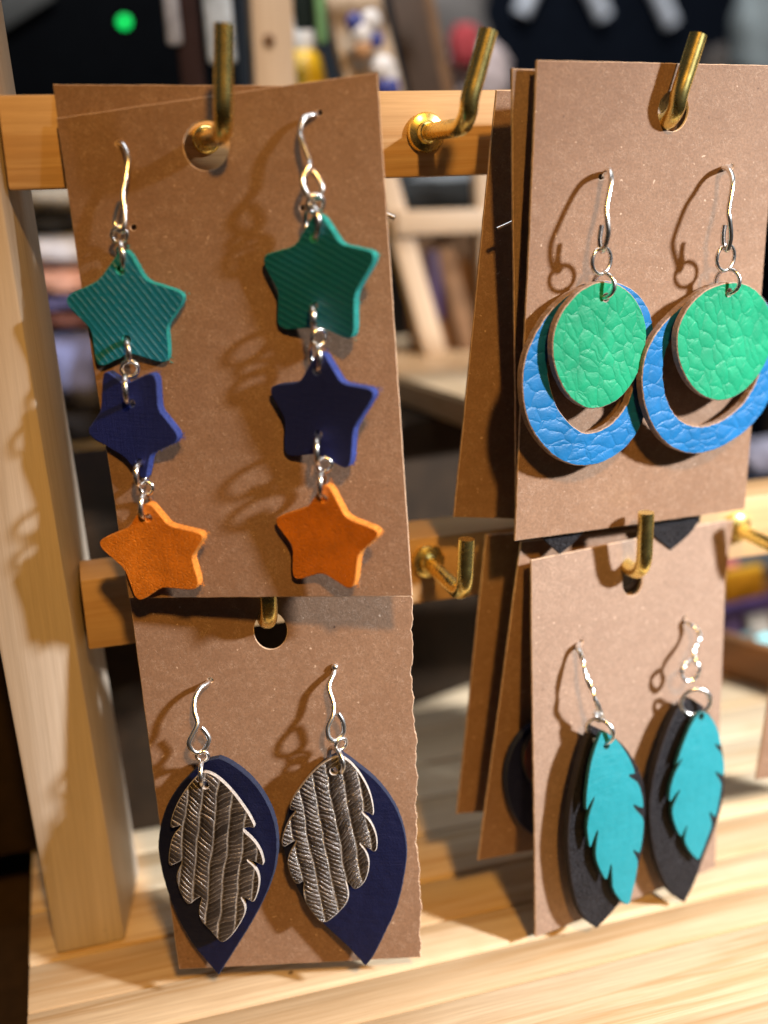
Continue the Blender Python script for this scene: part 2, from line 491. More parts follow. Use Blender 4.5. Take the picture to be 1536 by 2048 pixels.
        bump(nt, b, h, 0.55, 0.00028)
    elif kind == 'fine':
        v = mapping(nt, (1, 1, 1), 'UV', rot=(0, 0, rot))
        mp = N(nt, 'ShaderNodeMapping'); mp.inputs['Scale'].default_value = (1, 1.7, 1); nt.links.new(v, mp.inputs[0])
        vo = N(nt, 'ShaderNodeTexVoronoi', feature='DISTANCE_TO_EDGE'); vo.inputs['Scale'].default_value = 8.5 if name.startswith('black') else 13; nt.links.new(mp.outputs[0], vo.inputs['Vector'])
        n3 = noise(nt, v, 3.0, 4)
        n4 = noise(nt, v, 40, 3)
        h = math_n(nt, 'ADD', ramp(nt, vo.outputs['Distance'], [(0.0, 0.0), (0.09, 1.0)]), n4)
        col = mix(nt, ramp(nt, n3, [(0.3, 0.0), (0.7, 1.0)]), tuple(x * 0.82 for x in c), lite)
        col = mix(nt, ramp(nt, vo.outputs['Distance'], [(0.0, 0.25), (0.07, 0.0)]), col, dark)
        nt.links.new(col, b.inputs['Base Color'])
        bump(nt, b, h, 0.9 if name.startswith('black') else 0.55, 0.00026 if name.startswith('black') else 0.00018)
    elif kind == 'weave':                      # fine crossed lines, nearly smooth
        v = mapping(nt, (3, 60, 1), 'UV', rot=(0, 0, rot)); n1 = noise(nt, v, 1.0, 3)
        v2 = mapping(nt, (60, 3, 1), 'UV', rot=(0, 0, rot)); n2 = noise(nt, v2, 1.0, 3)
        h = math_n(nt, 'ADD', n1, n2)
        col = mix(nt, ramp(nt, h, [(0.7, 0.0), (1.4, 0.8)]), c, lite)
        nt.links.new(col, b.inputs['Base Color'])
        bump(nt, b, h, 0.8, 0.00014)
    else:
        v = mapping(nt, (1, 1, 1), 'UV', rot=(0, 0, rot)); n1 = noise(nt, v, 30, 3)
        v2 = mapping(nt, (2, 26, 1), 'UV', rot=(0, 0, rot + 0.7)); n2 = noise(nt, v2, 1.0, 3)
        col = mix(nt, ramp(nt, n2, [(0.35, 0.0), (0.7, 0.5)]), c, lite)
        nt.links.new(col, b.inputs['Base Color'])
        nn = bump(nt, b, math_n(nt, 'ADD', n1, math_n(nt, 'MULTIPLY', n2, 0.8)), 0.6, 0.00012)
        v5 = mapping(nt, (1, 1, 1), 'UV'); n5 = noise(nt, v5, 1.1, 3)
        bump(nt, b, n5, 0.5, 0.0012, nn)
    b.inputs['Roughness'].default_value = rough
    b.inputs['Specular IOR Level'].default_value = spec
    return m
def rawedge(name, c):
    m, nt, b = mat_base(name)
    v = mapping(nt, (1800, 1800, 1800), 'Object'); n = noise(nt, v, 1.0, 4, 0.7)
    col = mix(nt, ramp(nt, n, [(0.35, 0.0), (0.7, 1.0)]), tuple(x * 0.7 for x in c), tuple(min(1, x * 1.35) for x in c))
    nt.links.new(col, b.inputs['Base Color']); b.inputs['Roughness'].default_value = 0.9
    bump(nt, b, n, 0.8, 0.0002)
    return m
def embossed(name, rot, rough, depth):
    """dark metallic leather stamped with rope-like rows"""
    m, nt, b = mat_base(name)
    v0 = mapping(nt, (1, 1, 1), 'UV', rot=(0, 0, rot), randomize=False)
    wn = N(nt, 'ShaderNodeTexNoise'); wn.inputs['Scale'].default_value = 1.6; wn.inputs['Detail'].default_value = 3; nt.links.new(v0, wn.inputs['Vector'])
    va = N(nt, 'ShaderNodeVectorMath', operation='MULTIPLY_ADD'); va.inputs[1].default_value = (0.14, 0.22, 0)
    nt.links.new(wn.outputs['Color'], va.inputs[0]); nt.links.new(v0, va.inputs[2])
    sx = N(nt, 'ShaderNodeSeparateXYZ'); nt.links.new(va.outputs[0], sx.inputs[0])
    u = math_n(nt, 'MULTIPLY', sx.outputs[0], 4.0)          # rows about 2.7 mm apart
    fu = math_n(nt, 'FRACT', u); iu = math_n(nt, 'FLOOR', u)
    tri = math_n(nt, 'ABSOLUTE', math_n(nt, 'SUBTRACT', fu, 0.5))       # 0 centre .. .5 groove
    rnd = math_n(nt, 'FRACT', math_n(nt, 'MULTIPLY', iu, 0.618))
    sl = math_n(nt, 'MULTIPLY', fu, math_n(nt, 'SUBTRACT', math_n(nt, 'MULTIPLY', rnd, 2.4), 1.1))   # ribs lean differently per row
    w = math_n(nt, 'ADD', math_n(nt, 'SUBTRACT', math_n(nt, 'MULTIPLY', sx.outputs[1], 12.0), math_n(nt, 'MULTIPLY', math_n(nt, 'ABSOLUTE', sx.outputs[0]), 7.0)), math_n(nt, 'ADD', math_n(nt, 'MULTIPLY', sl, 0.35), math_n(nt, 'MULTIPLY', rnd, 1.0)))
    fw = math_n(nt, 'FRACT', w); triw = math_n(nt, 'ABSOLUTE', math_n(nt, 'SUBTRACT', fw, 0.5))
    cell = N(nt, 'ShaderNodeTexWhiteNoise', noise_dimensions='2D')
    cv = N(nt, 'ShaderNodeCombineXYZ'); nt.links.new(iu, cv.inputs[0]); nt.links.new(math_n(nt, 'FLOOR', w), cv.inputs[1]); nt.links.new(cv.outputs[0], cell.inputs['Vector'])
    row = ramp(nt, tri, [(0.0, 1.0), (0.25, 0.85), (0.42, 0.25), (0.47, 0.0)]); row.node.color_ramp.interpolation = 'B_SPLINE'
    rib = ramp(nt, triw, [(0.0, 1.0), (0.25, 0.85), (0.42, 0.25), (0.48, 0.0)]); rib.node.color_ramp.interpolation = 'B_SPLINE'
    n3 = noise(nt, v0, 22, 4, 0.7)
    n5 = noise(nt, v0, 3.0, 3)
    h = math_n(nt, 'ADD', math_n(nt, 'MULTIPLY', row, 0.65), math_n(nt, 'MULTIPLY', math_n(nt, 'MULTIPLY', rib, row), math_n(nt, 'ADD', 0.25, math_n(nt, 'MULTIPLY', cell.outputs[0], 0.45))))
    hh = math_n(nt, 'ADD', h, math_n(nt, 'MULTIPLY', n3, 0.40))
    lines = math_n(nt, 'MAXIMUM', ramp(nt, tri, [(0.40, 0.0), (0.48, 1.0)]), math_n(nt, 'MULTIPLY', ramp(nt, triw, [(0.36, 0.0), (0.48, 1.0)]), math_n(nt, 'MULTIPLY', cell.outputs[0], 0.9)))
    lines = math_n(nt, 'MULTIPLY', lines, ramp(nt, n3, [(0.30, 0.15), (0.60, 1.0)]))
    lines = math_n(nt, 'MULTIPLY', lines, ramp(nt, n5, [(0.30, 0.35), (0.65, 1.0)]))
    base = mix(nt, cell.outputs[0], (0.042, 0.035, 0.033), (0.115, 0.098, 0.092))
    col = mix(nt, lines, base, (0.74, 0.72, 0.71))
    nt.links.new(col, b.inputs['Base Color'])
    b.inputs['Metallic'].default_value = 0.55
    b.inputs['Roughness'].default_value = rough
    bump(nt, b, hh, 0.9, depth)
    return m
KRAFT = kraft("kraft_card", (0.305, 0.184, 0.116), (0.230, 0.130, 0.078))
KRAFT2 = kraft("kraft_card_smooth", (0.325, 0.220, 0.160), (0.265, 0.172, 0.122))
KEDGE = plain("card_cut_edge", (0.55, 0.40, 0.29), 0.9, 0.2, 0.3, scale=900)
PINE_X = pine("pine_rail", (0.66, 0.47, 0.27), (0.52, 0.32, 0.15), 0)
PINE_DECK = pine("pine_base", (0.83, 0.71, 0.52), (0.57, 0.39, 0.21), 0, 0.8)
PINE_Z = pine("pine_post", (0.62, 0.54, 0.45), (0.54, 0.45, 0.35), 2)
BRASS = metal("brass", (0.98, 0.80, 0.28), 0.27)
SILVER = metal("silver_wire", (0.93, 0.92, 0.91), 0.26)
BRIGHT = metal("bright_silver_wire", (0.96, 0.96, 0.96), 0.28)
TEAL_S = leather("teal_ridged_leather", (0.004, 0.165, 0.30), 'saffiano', 0.42, rot=0.95)
TEAL_S2 = leather("teal_ridged_leather_two", (0.004, 0.130, 0.235), 'saffiano', 0.42, rot=0.45)
TEAL_E = rawedge("teal_suede_edge", (0.015, 0.32, 0.32))
NAVY_S = leather("navy_ridged_leather", (0.006, 0.015, 0.160), 'weave', 0.6, spec=0.3)
NAVY_E = rawedge("navy_suede_edge", (0.030, 0.060, 0.30))
ORANGE = leather("orange_leather", (0.70, 0.22, 0.014), 'fine', 0.42)
ORANGE_E = rawedge("orange_raw_edge", (0.68, 0.25, 0.035))
GREEN_P = leather("green_pebbled_leather", (0.002, 0.225, 0.110), 'pebble', 0.46, rot=0.95, spec=0.4)
BLUE_P = leather("blue_pebbled_leather", (0.001, 0.105, 0.29), 'pebble', 0.46, rot=0.15, spec=0.4)
RAW = rawedge("raw_leather_edge", (0.30, 0.21, 0.16))
NAVY_L = leather("smooth_navy_leather", (0.0015, 0.004, 0.034), 'smooth', 0.55, spec=0.3)
NAVY_LE = rawedge("navy_leaf_edge", (0.012, 0.020, 0.055))
EMB_A = embossed("embossed_bronze_leather", 0.14, 0.36, 0.00035)
EMB_B = embossed("embossed_silver_leather", -0.14, 0.24, 0.00080)
EMB_E = rawedge("pale_metallic_edge", (0.42, 0.39, 0.37))
TEAL_F = leather("smooth_teal_leather", (0.001, 0.185, 0.23), 'smooth', 0.50)
TEAL_FE = rawedge("dark_teal_edge", (0.010, 0.10, 0.11))
BLACK_P = leather("black_pebbled_leather", (0.007, 0.0065, 0.010), 'fine', 0.6, rot=0.4, spec=0.25)
BLACK_E = rawedge("black_leather_edge", (0.020, 0.017, 0.022))
RED_D = leather("dark_red_leather", (0.12, 0.010, 0.010), 'fine', 0.5)
# ------------------------------------------------------------------ setting: table top
bm = bmesh.new(); bmesh.ops.create_grid(bm, x_segments=1, y_segments=1, size=1.5)
table = from_bm("table_top", bm, [plain("dark_table_cloth", (0.030, 0.017, 0.008), 0.9, 0.2, 0.3)], None, Matrix.Translation((0.3, 0.9, 0)))
tag(table, "dark brown table top under the wooden rack", kind="structure")
# ------------------------------------------------------------------ the display rack
D = 180.0                 # front of the rails
ZDECK = -136.0
rack = empty("display_rack", (60, 200, -154), "pale pine earring display rack with brass hooks on a plank base", "display rack")
# base planks, glued side by side, grain along the rails
ys = [129.0, 145.3, 155.1, 165.2, 178.0, 193.5, 207.0, 221.5, 236.0, 249.0, 264.0, 279.0, 296.0]
for i, (a, b) in enumerate(zip(ys, ys[1:])):
    dz = random.uniform(-0.25, 0.25)
    box("base_plank", (-20.5, a + 0.35, -153.9), (250, b - 0.35, ZDECK + dz), PINE_DECK, rack, bev=0.45)
# post, a little out of plumb and turned
def post():
    bm = bmesh.new()
    lv = []
    for z, x in ((ZDECK + 0.3, -2.9), (0.0, -7.6), (75.0, -10.2)):
        a, b = Vector((x, 178.5, z)), Vector((x + 4.1, 199.5, z))      # right side, front and back
        c, d = Vector((x - 8.5, 200.5, z)), Vector((x - 12.6, 178.5, z))
        lv.append([bm.verts.new((p - Vector((0, 0, ZDECK))) * MM) for p in (a, b, c, d)])
    for A_, B_ in zip(lv, lv[1:]):
        for j in range(4): bm.faces.new((A_[j], A_[(j + 1) % 4], B_[(j + 1) % 4], B_[j]))
    bm.faces.new(lv[0][::-1]); bm.faces.new(lv[-1])
    bmesh.ops.recalc_face_normals(bm, faces=bm.faces)
    bmesh.ops.bevel(bm, geom=[e for e in bm.edges if e.calc_face_angle(0) > 0.5], offset=0.8 * MM, segments=2, affect='EDGES', profile=0.5)
    return from_bm("post", bm, [PINE_Z], rack, Matrix.Translation(WP((0, 0, ZDECK))), smooth=35)
post()
box("rail", (-6.6, D, 0.2), (260, D + 11.0, 13.8), PINE_X, rack, bev=0.5)
box("rail", (-3.2, D, -76.6), (260, D + 11.0, -63.6), PINE_X, rack, bev=0.5)
def hook(x, z, top, lean=0.0, arm=20.0, fr=1.0):
    yb = D - arm
    pts = [(x, D - 0.2, z), (x, D - 4, z), (x, D - 8, z), (x, D - 12, z)]
    R = 4.0
    pts.append((x, yb + R, z))
    for k in (1, 2, 3):
        t = k / 3 * math.pi / 2
        pts.append((x + lean * 0.12 * k / 3, yb + R - R * math.sin(t), z + R - R * math.cos(t)))
    for k in (1, 2, 3):
        f = k / 3
        pts.append((x + lean * (0.12 + 0.88 * f), yb, z + R + (top - z - R) * f))
    o = tube("hook", pts, 1.42, BRASS, rack, ns=16, k=5)
    # flange
    bm = bmesh.new(); ns = 28; rings = []
    for r, y in ((3.2, 0.0), (3.25, -0.5), (3.0, -1.0), (2.3, -1.3), (1.9, -1.4), (1.7, -2.2), (1.40, -2.5)):
        rings.append([bm.verts.new(Vector((max(1.4, r * fr) * math.cos(2 * math.pi * i / ns), y, max(1.4, r * fr) * math.sin(2 * math.pi * i / ns))) * MM) for i in range(ns)])
    for A_, B_ in zip(rings, rings[1:]):
        for j in range(ns): bm.faces.new((A_[j], A_[(j + 1) % ns], B_[(j + 1) % ns], B_[j]))
    bmesh.ops.recalc_face_normals(bm, faces=bm.faces)
    from_bm("flange", bm, [BRASS], o, Matrix.Translation(WP((x, D, z))), smooth=40)
hook(23.9, 6.9, 21.0, 1.0, fr=0.70)
hook(60.3, 7.2, 20.4, 3.4)
hook(95.3, 7.4, 19.9, 3.2)
hook(25.6, -68.6, -56.0, 0.0)
hook(59.1, -68.2, -57.7, 0.4)
hook(92.9, -69.0, -57.0, 0.0)
hook(124.9, -69.7, -59.0, 0.0)
# ------------------------------------------------------------------ cards
CARD_T = 0.55
def card(pl, quad, hole, pins, label, mat=KRAFT, torn=False, bow=0.0, group=None, hr=(3.0, 3.0)):
    q = [pl.uv(*p) for p in quad]                 # TL TR BR BL
    per = []
    for i in range(4):
        a, b = Vector(q[i]), Vector(q[(i + 1) % 4])
        k = max(2, int((b - a).length / (0.45 if (torn and i == 1) else 2.0)))
        for j in range(k):
            p = a + (b - a) * (j / k)
            if torn and i == 1 and j > 0:
                p = p + Vector((random.uniform(-0.10, 0.07) + 0.20 * math.sin(j * 0.11 + 1) + 0.12 * math.sin(j * 0.37) + 0.10 * math.sin(j * 0.83), random.uniform(-0.1, 0.1)))
            elif j > 0:
                d = (b - a).normalized(); p = p + Vector((-d.y, d.x)) * random.uniform(-0.035, 0.035)
            per.append((p.x, p.y))
    holes = []
    if hole is not None:
        c = pl.uv(*hole) if len(hole) == 2 else pl.loc(hole)
        holes.append([(c[0] + hr[0] * math.cos(2 * math.pi * i / 30), c[1] + hr[1] * math.sin(2 * math.pi * i / 30)) for i in range(30)])
    for p in pins:
        c = pl.uv(*p); holes.append(circle(c, 0.5, 10, 0.45))
    xs = [p[0] for p in q]; x0, x1 = min(xs), max(xs)
    ph = random.uniform(0, 6)
    def dsp(x, y):
        t = (x - x0) / (x1 - x0) * 2 - 1
        return bow * (1 - t * t) + 0.10 * math.sin(y * 0.11 + ph) * t
    o = sheet("earring_card", per, holes, pl, CARD_T, 0.09, [mat, KEDGE], None, grid=2.5, disp=dsp)
    return tag(o, label, "card", group or "kraft earring cards hung on brass hooks")
P_UL = plane3((112, 236), 178.0, (755, 145), 160.5, (258, 1196), 165.0)
P_UR = plane3((1075, 120), 159.0, (1560, 131), 166.0, (1030, 1082), 160.5)
P_LL = plane3((258, 1186), 170.0, (822, 1192), 159.0, (358, 1938), 160.0)
P_LR = plane3((1062, 1120), 163.0, (1455, 1040), 171.0, (1072, 1875), 152.0)
card(P_UL, [(112, 236), (755, 145), (825, 1192), (258, 1196)], (413, 291), [(237, 287), (639, 226), (267, 455), (606, 416)],
     "brown kraft card behind the teal, navy and orange star earrings", bow=0.15, hr=(3.5, 3.6))
P_ULb = P_UL.shift(-1.0)
card(P_ULb, [(105, 168), (700, 172), (800, 1120), (247, 1120)], (413, 293), [],
     "kraft card peeking out behind the top edge of the star earrings card", hr=(3.9, 3.9))
card(P_UR, [(1075, 120), (1560, 131), (1490, 1018), (1030, 1082)], (1346, 222), [(1202, 354), (1463, 333)],
     "kraft card holding the green and blue round earrings", bow=0.1, hr=(3.0, 3.1))
P_UR2 = plane3((1024, 137), 161.3, (1500, 150), 168.6, (1033, 1035), 166.0)
card(P_UR2, [(1024, 137), (1500, 150), (1470, 1020), (1033, 1035)], (1358, 246), [], "kraft card directly behind the green and blue earrings card", KRAFT2, hr=(2.6, 2.6))
P_UR3 = plane3((993, 180), 171.5, (1480, 190), 174.0, (908, 1035), 170.0)
card(P_UR3, [(993, 180), (1480, 190), (1400, 1046), (908, 1035)], (1322, 238), [], "shaded kraft card slanting left at the back of the green earrings stack", hr=(3.4, 3.6))
card(P_LL, [(258, 1186), (822, 1192), (843, 1915), (358, 1938)], (541, 1261), [(421, 1360), (670, 1335)],
     "kraft card with torn right edge holding the navy and metallic leaf earrings", torn=True, bow=0.1, hr=(2.75, 3.2))
card(P_LR, [(1062, 1120), (1455, 1040), (1430, 1735), (1072, 1875)], (1264, 1164), [(1162, 1284), (1368, 1237)],
     "kraft card holding the teal feather and black leaf earrings", KRAFT2, bow=0.1, hr=(2.3, 2.6))
P_LR2 = plane3((1043, 1084), 166.5, (1467, 1041), 173.5, (957, 1722), 163.0)
card(P_LR2, [(1043, 1084), (1467, 1041), (1390, 1640), (957, 1722)], (1262, 1160), [], "kraft card directly behind the teal feather earrings card", hr=(2.6, 2.8))
P_LR3 = plane3((973, 1070), 174.0, (1400, 1040), 177.0, (914, 1628), 170.0)
card(P_LR3, [(973, 1070), (1400, 1040), (1340, 1600), (914, 1628)], (1252, 1150), [], "dark shaded kraft card at the back of the feather earrings stack", hr=(2.6, 2.8))
P_FR = plane3((1586, 1085), 165.0, (1900, 1060), 166.0, (1512, 1560), 163.0)
card(P_FR, [(1586, 1085), (1900, 1060), (1830, 1510), (1512, 1560)], None, [], "kraft card whose lower left corner shows at the right picture edge")
# ------------------------------------------------------------------ earrings
def wire(name, pts, pl, off_end, mat, parent, rad=0.40, bulge=2.0, twisted=False, start=-0.8):
    """ear wire: image points laid at growing distance in front of its card"""
    n = len(pts); out = []
    for i, p in enumerate(pts):
        t = i / (n - 1)
        off = start + (off_end - start) * min(1, t * 1.7) ** 0.8 + bulge * math.sin(math.pi * min(1, t * 1.25))
        if i == 0: off = start
        out.append(pl.hit(p[0], p[1], off))
    if twisted:
        return tube(name, out, rad, mat, parent, ns=12, k=16, square=True, twist=0.6, smooth=30)
    return tube(name, out, rad, mat, parent, ns=10, k=6)
def star_pts(c10, push=9.0):
    cx = sum(p[0] for p in c10) / 10; cy = sum(p[1] for p in c10) / 10
    out = []
    for i, p in enumerate(c10):
        d = Vector((p[0] - cx, p[1] - cy))
        d = d + d.normalized() * (push if i % 2 == 0 else -2.0)
        out.append((cx + d.x, cy + d.y))
    return out
def star(c10, holes, cardpl, off, yaw, mats, parent, thick=1.7, pitch=0.0, fuzz=0.07):
    cx = sum(p[0] for p in c10) / 10; cy = sum(p[1] for p in c10) / 10
    pl = plane_at(cardpl.hit(cx, cy, off), yaw, pitch)
    loc = [pl.uv(*p) for p in star_pts(c10)]
    out = rounded(loc, [0.34, 0.16], 7)
    out = [(x + random.uniform(-fuzz, fuzz) * 0.5, y + random.uniform(-fuzz, fuzz) * 0.5) for x, y in out]
    hl = [circle(pl.uv(*h), 0.62, 14) for h in holes]
    ph = random.uniform(0, 6)
    o = sheet("star", out, hl, pl, thick, 0.11, mats, parent, grid=1.3, disp=lambda x, y: 0.14 * math.sin(0.30 * x + ph) + 0.10 * math.sin(0.34 * y + ph * 2))
    return o, pl
def fuzzies(outline_obj, pl, pts_px, mat, n, seed, depth=1.6):
    """loose fibres of the suede back along the cut edge"""
    rnd = random.Random(seed)
    bm = bmesh.new()
    L = [Vector(pl.uv(*p)) for p in pts_px]
    for _ in range(n):
        i = rnd.randrange(len(L) - 1); t = rnd.random()
        p = L[i].lerp(L[i + 1], t)
        d = (L[i + 1] - L[i]).normalized(); nr = Vector((-d.y, d.x)) * (1 if rnd.random() < 2 else -1)
        c = sum(L, Vector((0, 0))) / len(L)
        if nr.dot(p) < 0: nr = -nr
        z = -rnd.uniform(0.5, depth)
        ln = rnd.uniform(0.2, 0.65); w = rnd.uniform(0.04, 0.09)
        a = Vector((p.x, p.y, z)) - Vector((nr.x, nr.y, 0)) * 0.12
        e = a + Vector((nr.x, nr.y, rnd.uniform(-0.3, 0.3))) * ln + Vector((d.x, d.y, 0)) * rnd.uniform(-0.25, 0.25)
        s = Vector((d.x, d.y, 0)) * w; u_ = Vector((0, 0, w))
        vs_ = [bm.verts.new(q * MM) for q in (a - s, a + s, a + u_, e)]
        for f in ((0, 1, 3), (1, 2, 3), (2, 0, 3)): bm.faces.new([vs_[k] for k in f])
    o = from_bm("suede_fibres", bm, [mat], outline_obj, pl.mat())
    o["kind"] = "stuff"
    return o
EDGE_ON = lambda a: (math.cos(a), math.sin(a), 0.0)
def put_ring(px, r_px, Y, ax, mat, parent, w=0.38):
    c = atY(px[0], px[1], Y); r = r_px * c.dot(R2) / F_PX
    return ring("jump_ring", c, max(r - w * 0.6, 0.7), w, ax, mat, parent)
GR = "leather earrings hung on the cards"
# --- star earrings
def star_earring(wire_pts, stars, rings, label, wo, tail=None, bulge=0.9):
    base = P_UL.hit(*stars[-1][0][6], 4)
    e = empty("earring", base, label, "earring", GR)
    for k, (c10, holes, off, yaw, mats) in enumerate(stars):
        so, pl = star(c10, holes, P_UL, off, yaw, mats, e)
        fuzzies(so, pl, [star_pts(c10, 6)[j] for j in (0, 1, 2, 3, 4)], mats[1], 120, hash((k, int(off * 10))) % 1000 + k)
        so["_"] = 0; del so["_"]
    for px, rp, off, ax, w in rings:
        c = P_UL.hit(px[0], px[1], off); r = rp * c.dot(R2) / F_PX
        ring("jump_ring", c, max(r - w * 0.6, 0.7), w, ax, SILVER, e)
    wire("ear_wire", wire_pts, P_UL, wo, SILVER, e, 0.44, bulge)
    if tail: tube("wire_tail", tail, 0.36, SILVER, e, ns=8, k=6)
    return e
L1 = [(250, 497), (292, 559), (368, 591), (334, 654), (334, 724), (259, 708), (198, 731), (180, 659), (130, 600), (197, 559)]
L2 = [(307, 748), (318, 819), (357, 876), (302, 910), (288, 958), (249, 916), (179, 865), (199, 822), (209, 744), (248, 768)]
L3 = [(294, 1007), (338, 1050), (405, 1071), (385, 1116), (396, 1175), (325, 1177), (277, 1199), (248, 1142), (197, 1086), (254, 1055)]
Rs1 = [(632, 425), (681, 487), (751, 508), (711, 588), (703, 678), (639, 656), (559, 654), (556, 583), (528, 515), (588, 490)]
Rs2 = [(640, 702), (686, 765), (750, 783), (709, 858), (697, 936), (636, 910), (572, 908), (567, 840), (541, 776), (598, 763)]
Rs3 = [(652, 968), (693, 1034), (758, 1065), (719, 1109), (704, 1177), (644, 1148), (590, 1156), (582, 1094), (551, 1040), (613, 1014)]
T1, T2, NV, OR = [TEAL_S, TEAL_E], [TEAL_S2, TEAL_E], [NAVY_S, NAVY_E], [ORANGE, ORANGE_E]
star_earring([(236, 286), (246, 289), (256, 315), (253, 350), (246, 386), (249, 421), (248, 455), (239, 462), (230, 447), (234, 420), (240, 404)],
    [(L1, [(241, 540), (253, 679)], 2.6, -0.40, T1), (L2, [(261, 807), (279, 926)], 3.2, -0.60, NV), (L3, [(296, 1037)], 3.2, -0.58, OR)],
    [((239, 470), 18, 2.6, (0.1, 1, 0.15), 0.36), ((241, 511), 31, 2.6, EDGE_ON(0.12), 0.42),
     ((255, 703), 26, 2.8, EDGE_ON(0.05), 0.42), ((260, 738), 19, 3.2, (0.15, 1, 0.2), 0.36), ((255, 778), 31, 3.6, EDGE_ON(-0.20), 0.44),
     ((281, 949), 27, 3.0, EDGE_ON(-0.45), 0.42), ((293, 976), 16, 3.0, (0.4, 1, 0.1), 0.34), ((292, 1011), 28, 3.0, EDGE_ON(-0.50), 0.42)],
    "left star earring on its card, navy star hanging upside down", 2.6)
star_earring([(637, 226), (628, 230), (608, 237), (600, 263), (605, 285), (618, 320), (617, 334), (606, 356), (607, 373), (619, 393), (637, 396), (644, 376), (634, 352), (624, 343)],
    [(Rs1, [(627, 476), (628, 612)], 4.5, -0.74, T2), (Rs2, [(633, 742), (636, 870)], 4.5, -0.74, NV), (Rs3, [(647, 998)], 4.5, -0.72, OR)],
    [((631, 408), 20, 4.8, (-0.1, 1, 0.2), 0.36), ((624, 444), 35, 4.5, EDGE_ON(0.22), 0.42),
     ((626, 636), 26, 4.5, EDGE_ON(-0.15), 0.42), ((638, 675), 19, 4.5, (-0.3, 1, 0.15), 0.36), ((631, 714), 30, 4.5, EDGE_ON(0.12), 0.42),
     ((637, 902), 32, 4.5, EDGE_ON(-0.35), 0.42), ((649, 929), 17, 4.5, (0.4, 1, 0.1), 0.34), ((646, 968), 30, 4.5, EDGE_ON(-0.45), 0.42)],
    "right star earring on its card, all three stars upright", 4.3,
    tail=[P_UL.hit(637, 226, -0.8), P_UL.hit(680, 300, -3.5), P_UL.hit(740, 405, -5), P_UL.hit(789, 436, -5)])
# --- round earrings
def pc(pts, ox, oy, s): return [(ox + x / s, oy + y / s) for x, y in pts]
S8 = 1536 / 636
GL = pc([(740, 635), (820, 655), (890, 715), (935, 800), (950, 890), (932, 1000), (885, 1110), (800, 1208), (690, 1250), (605, 1218), (545, 1140), (508, 1030), (503, 930), (518, 850), (555, 770), (615, 695), (675, 652)], 900, 300, S8)
GRt = pc([(1365, 637), (1450, 660), (1520, 725), (1560, 820), (1560, 920), (1525, 1025), (1455, 1125), (1370, 1190), (1290, 1210), (1210, 1180), (1150, 1110), (1112, 1010), (1105, 910), (1122, 830), (1170, 745), (1255, 668)], 900, 300, S8)
BLo = pc([(720, 632), (810, 640), (895, 685), (955, 760), (985, 860), (988, 1000), (968, 1160), (930, 1310), (850, 1430), (735, 1508), (620, 1525), (520, 1490), (430, 1400), (375, 1290), (354, 1130), (372, 990), (425, 870), (500, 762), (600, 680)], 900, 300, S8)
BLh = pc([(705, 770), (800, 800), (865, 880), (895, 990), (890, 1110), (855, 1220), (795, 1300), (725, 1350), (655, 1365), (595, 1335), (535, 1265), (497, 1160), (478, 1050), (490, 940), (540, 840), (620, 785)], 900, 300, S8)
BRo = pc([(1350, 635), (1450, 662), (1540, 750), (1585, 880), (1590, 1040), (1548, 1200), (1465, 1318), (1360, 1402), (1250, 1456), (1150, 1465), (1050, 1420), (975, 1320), (938, 1200), (932, 1060), (965, 940), (1040, 830), (1150, 730), (1265, 652)], 900, 300, S8)
BRh = pc([(1310, 770), (1410, 800), (1480, 880), (1510, 990), (1490, 1095), (1440, 1185), (1370, 1262), (1280, 1318), (1190, 1335), (1110, 1300), (1058, 1215), (1036, 1100), (1045, 980), (1100, 870), (1200, 795)], 900, 300, S8)
def round_earring(green, gh, bo, bh, wp, r1, r2, label, tail=None):
    c = P_UR.hit(*bo[10], 3)
    e = empty("earring", c, label, "earring", GR)
    cx = sum(p[0] for p in green) / len(green); cy = sum(p[1] for p in green) / len(green)
    plb = plane_at(P_UR.hit(cx, cy, 3.0), 0.26, 0.03)
    plg = plane_at(P_UR.hit(cx, cy, 5.3), 0.28, 0.0)
    out = roughen(catmull([plb.uv(*p) for p in bo], 3), 0.05, 0.5); hol = roughen(catmull([plb.uv(*p) for p in bh], 3), 0.07, 0.5)
    hc = plb.uv(gh[0] + 2, gh[1] + 2)
    sheet("crescent_ring", out, [hol, circle(hc, 0.55, 12)], plb, 1.5, 0.16, [BLUE_P, RAW], e, disp=lambda x, y: 0.20 * math.sin(0.22 * x + 1) + 0.12 * math.sin(0.3 * y))
    out = roughen(catmull([plg.uv(*p) for p in green], 3), 0.035, 0.5)
    sheet("disc", out, [circle(plg.uv(*gh), 0.62, 14)], plg, 1.4, 0.16, [GREEN_P, RAW], e, disp=lambda x, y: 0.25 * math.sin(0.20 * x + 0.6) - 0.1 * math.sin(0.25 * y + 1))
    for (px, rp, off, ax, w) in (r1, r2):
        q = P_UR.hit(px[0], px[1], off); r = rp * q.dot(R2) / F_PX
        ring("jump_ring", q, r - w * 0.6, w, ax, SILVER, e)
    wire("ear_wire", wp, P_UR, 5.2, SILVER, e, 0.44, 2.6)
    if tail: tube("wire_tail", tail, 0.32, SILVER, e, ns=8, k=6)
round_earring(GL, (1211, 595), BLo, BLh,
    [(1203, 354), (1212, 341), (1219, 341), (1222, 364), (1213, 414), (1214, 437), (1216, 466), (1209, 494), (1203, 502), (1199, 480), (1203, 450)],
    ((1203, 521), 29, 5.0, (-0.35, 1, 0.05), 0.34), ((1207, 571), 27, 5.0, (0.85, 0.55, 0.0), 0.36),
    "left green disc and blue crescent earring, fully in view",
    tail=[P_UR.hit(1203, 354, -0.8), P_UR.hit(1120, 390, -6.5), P_UR.hit(1040, 436, -7.4), P_UR.hit(993, 458, -7.2)])
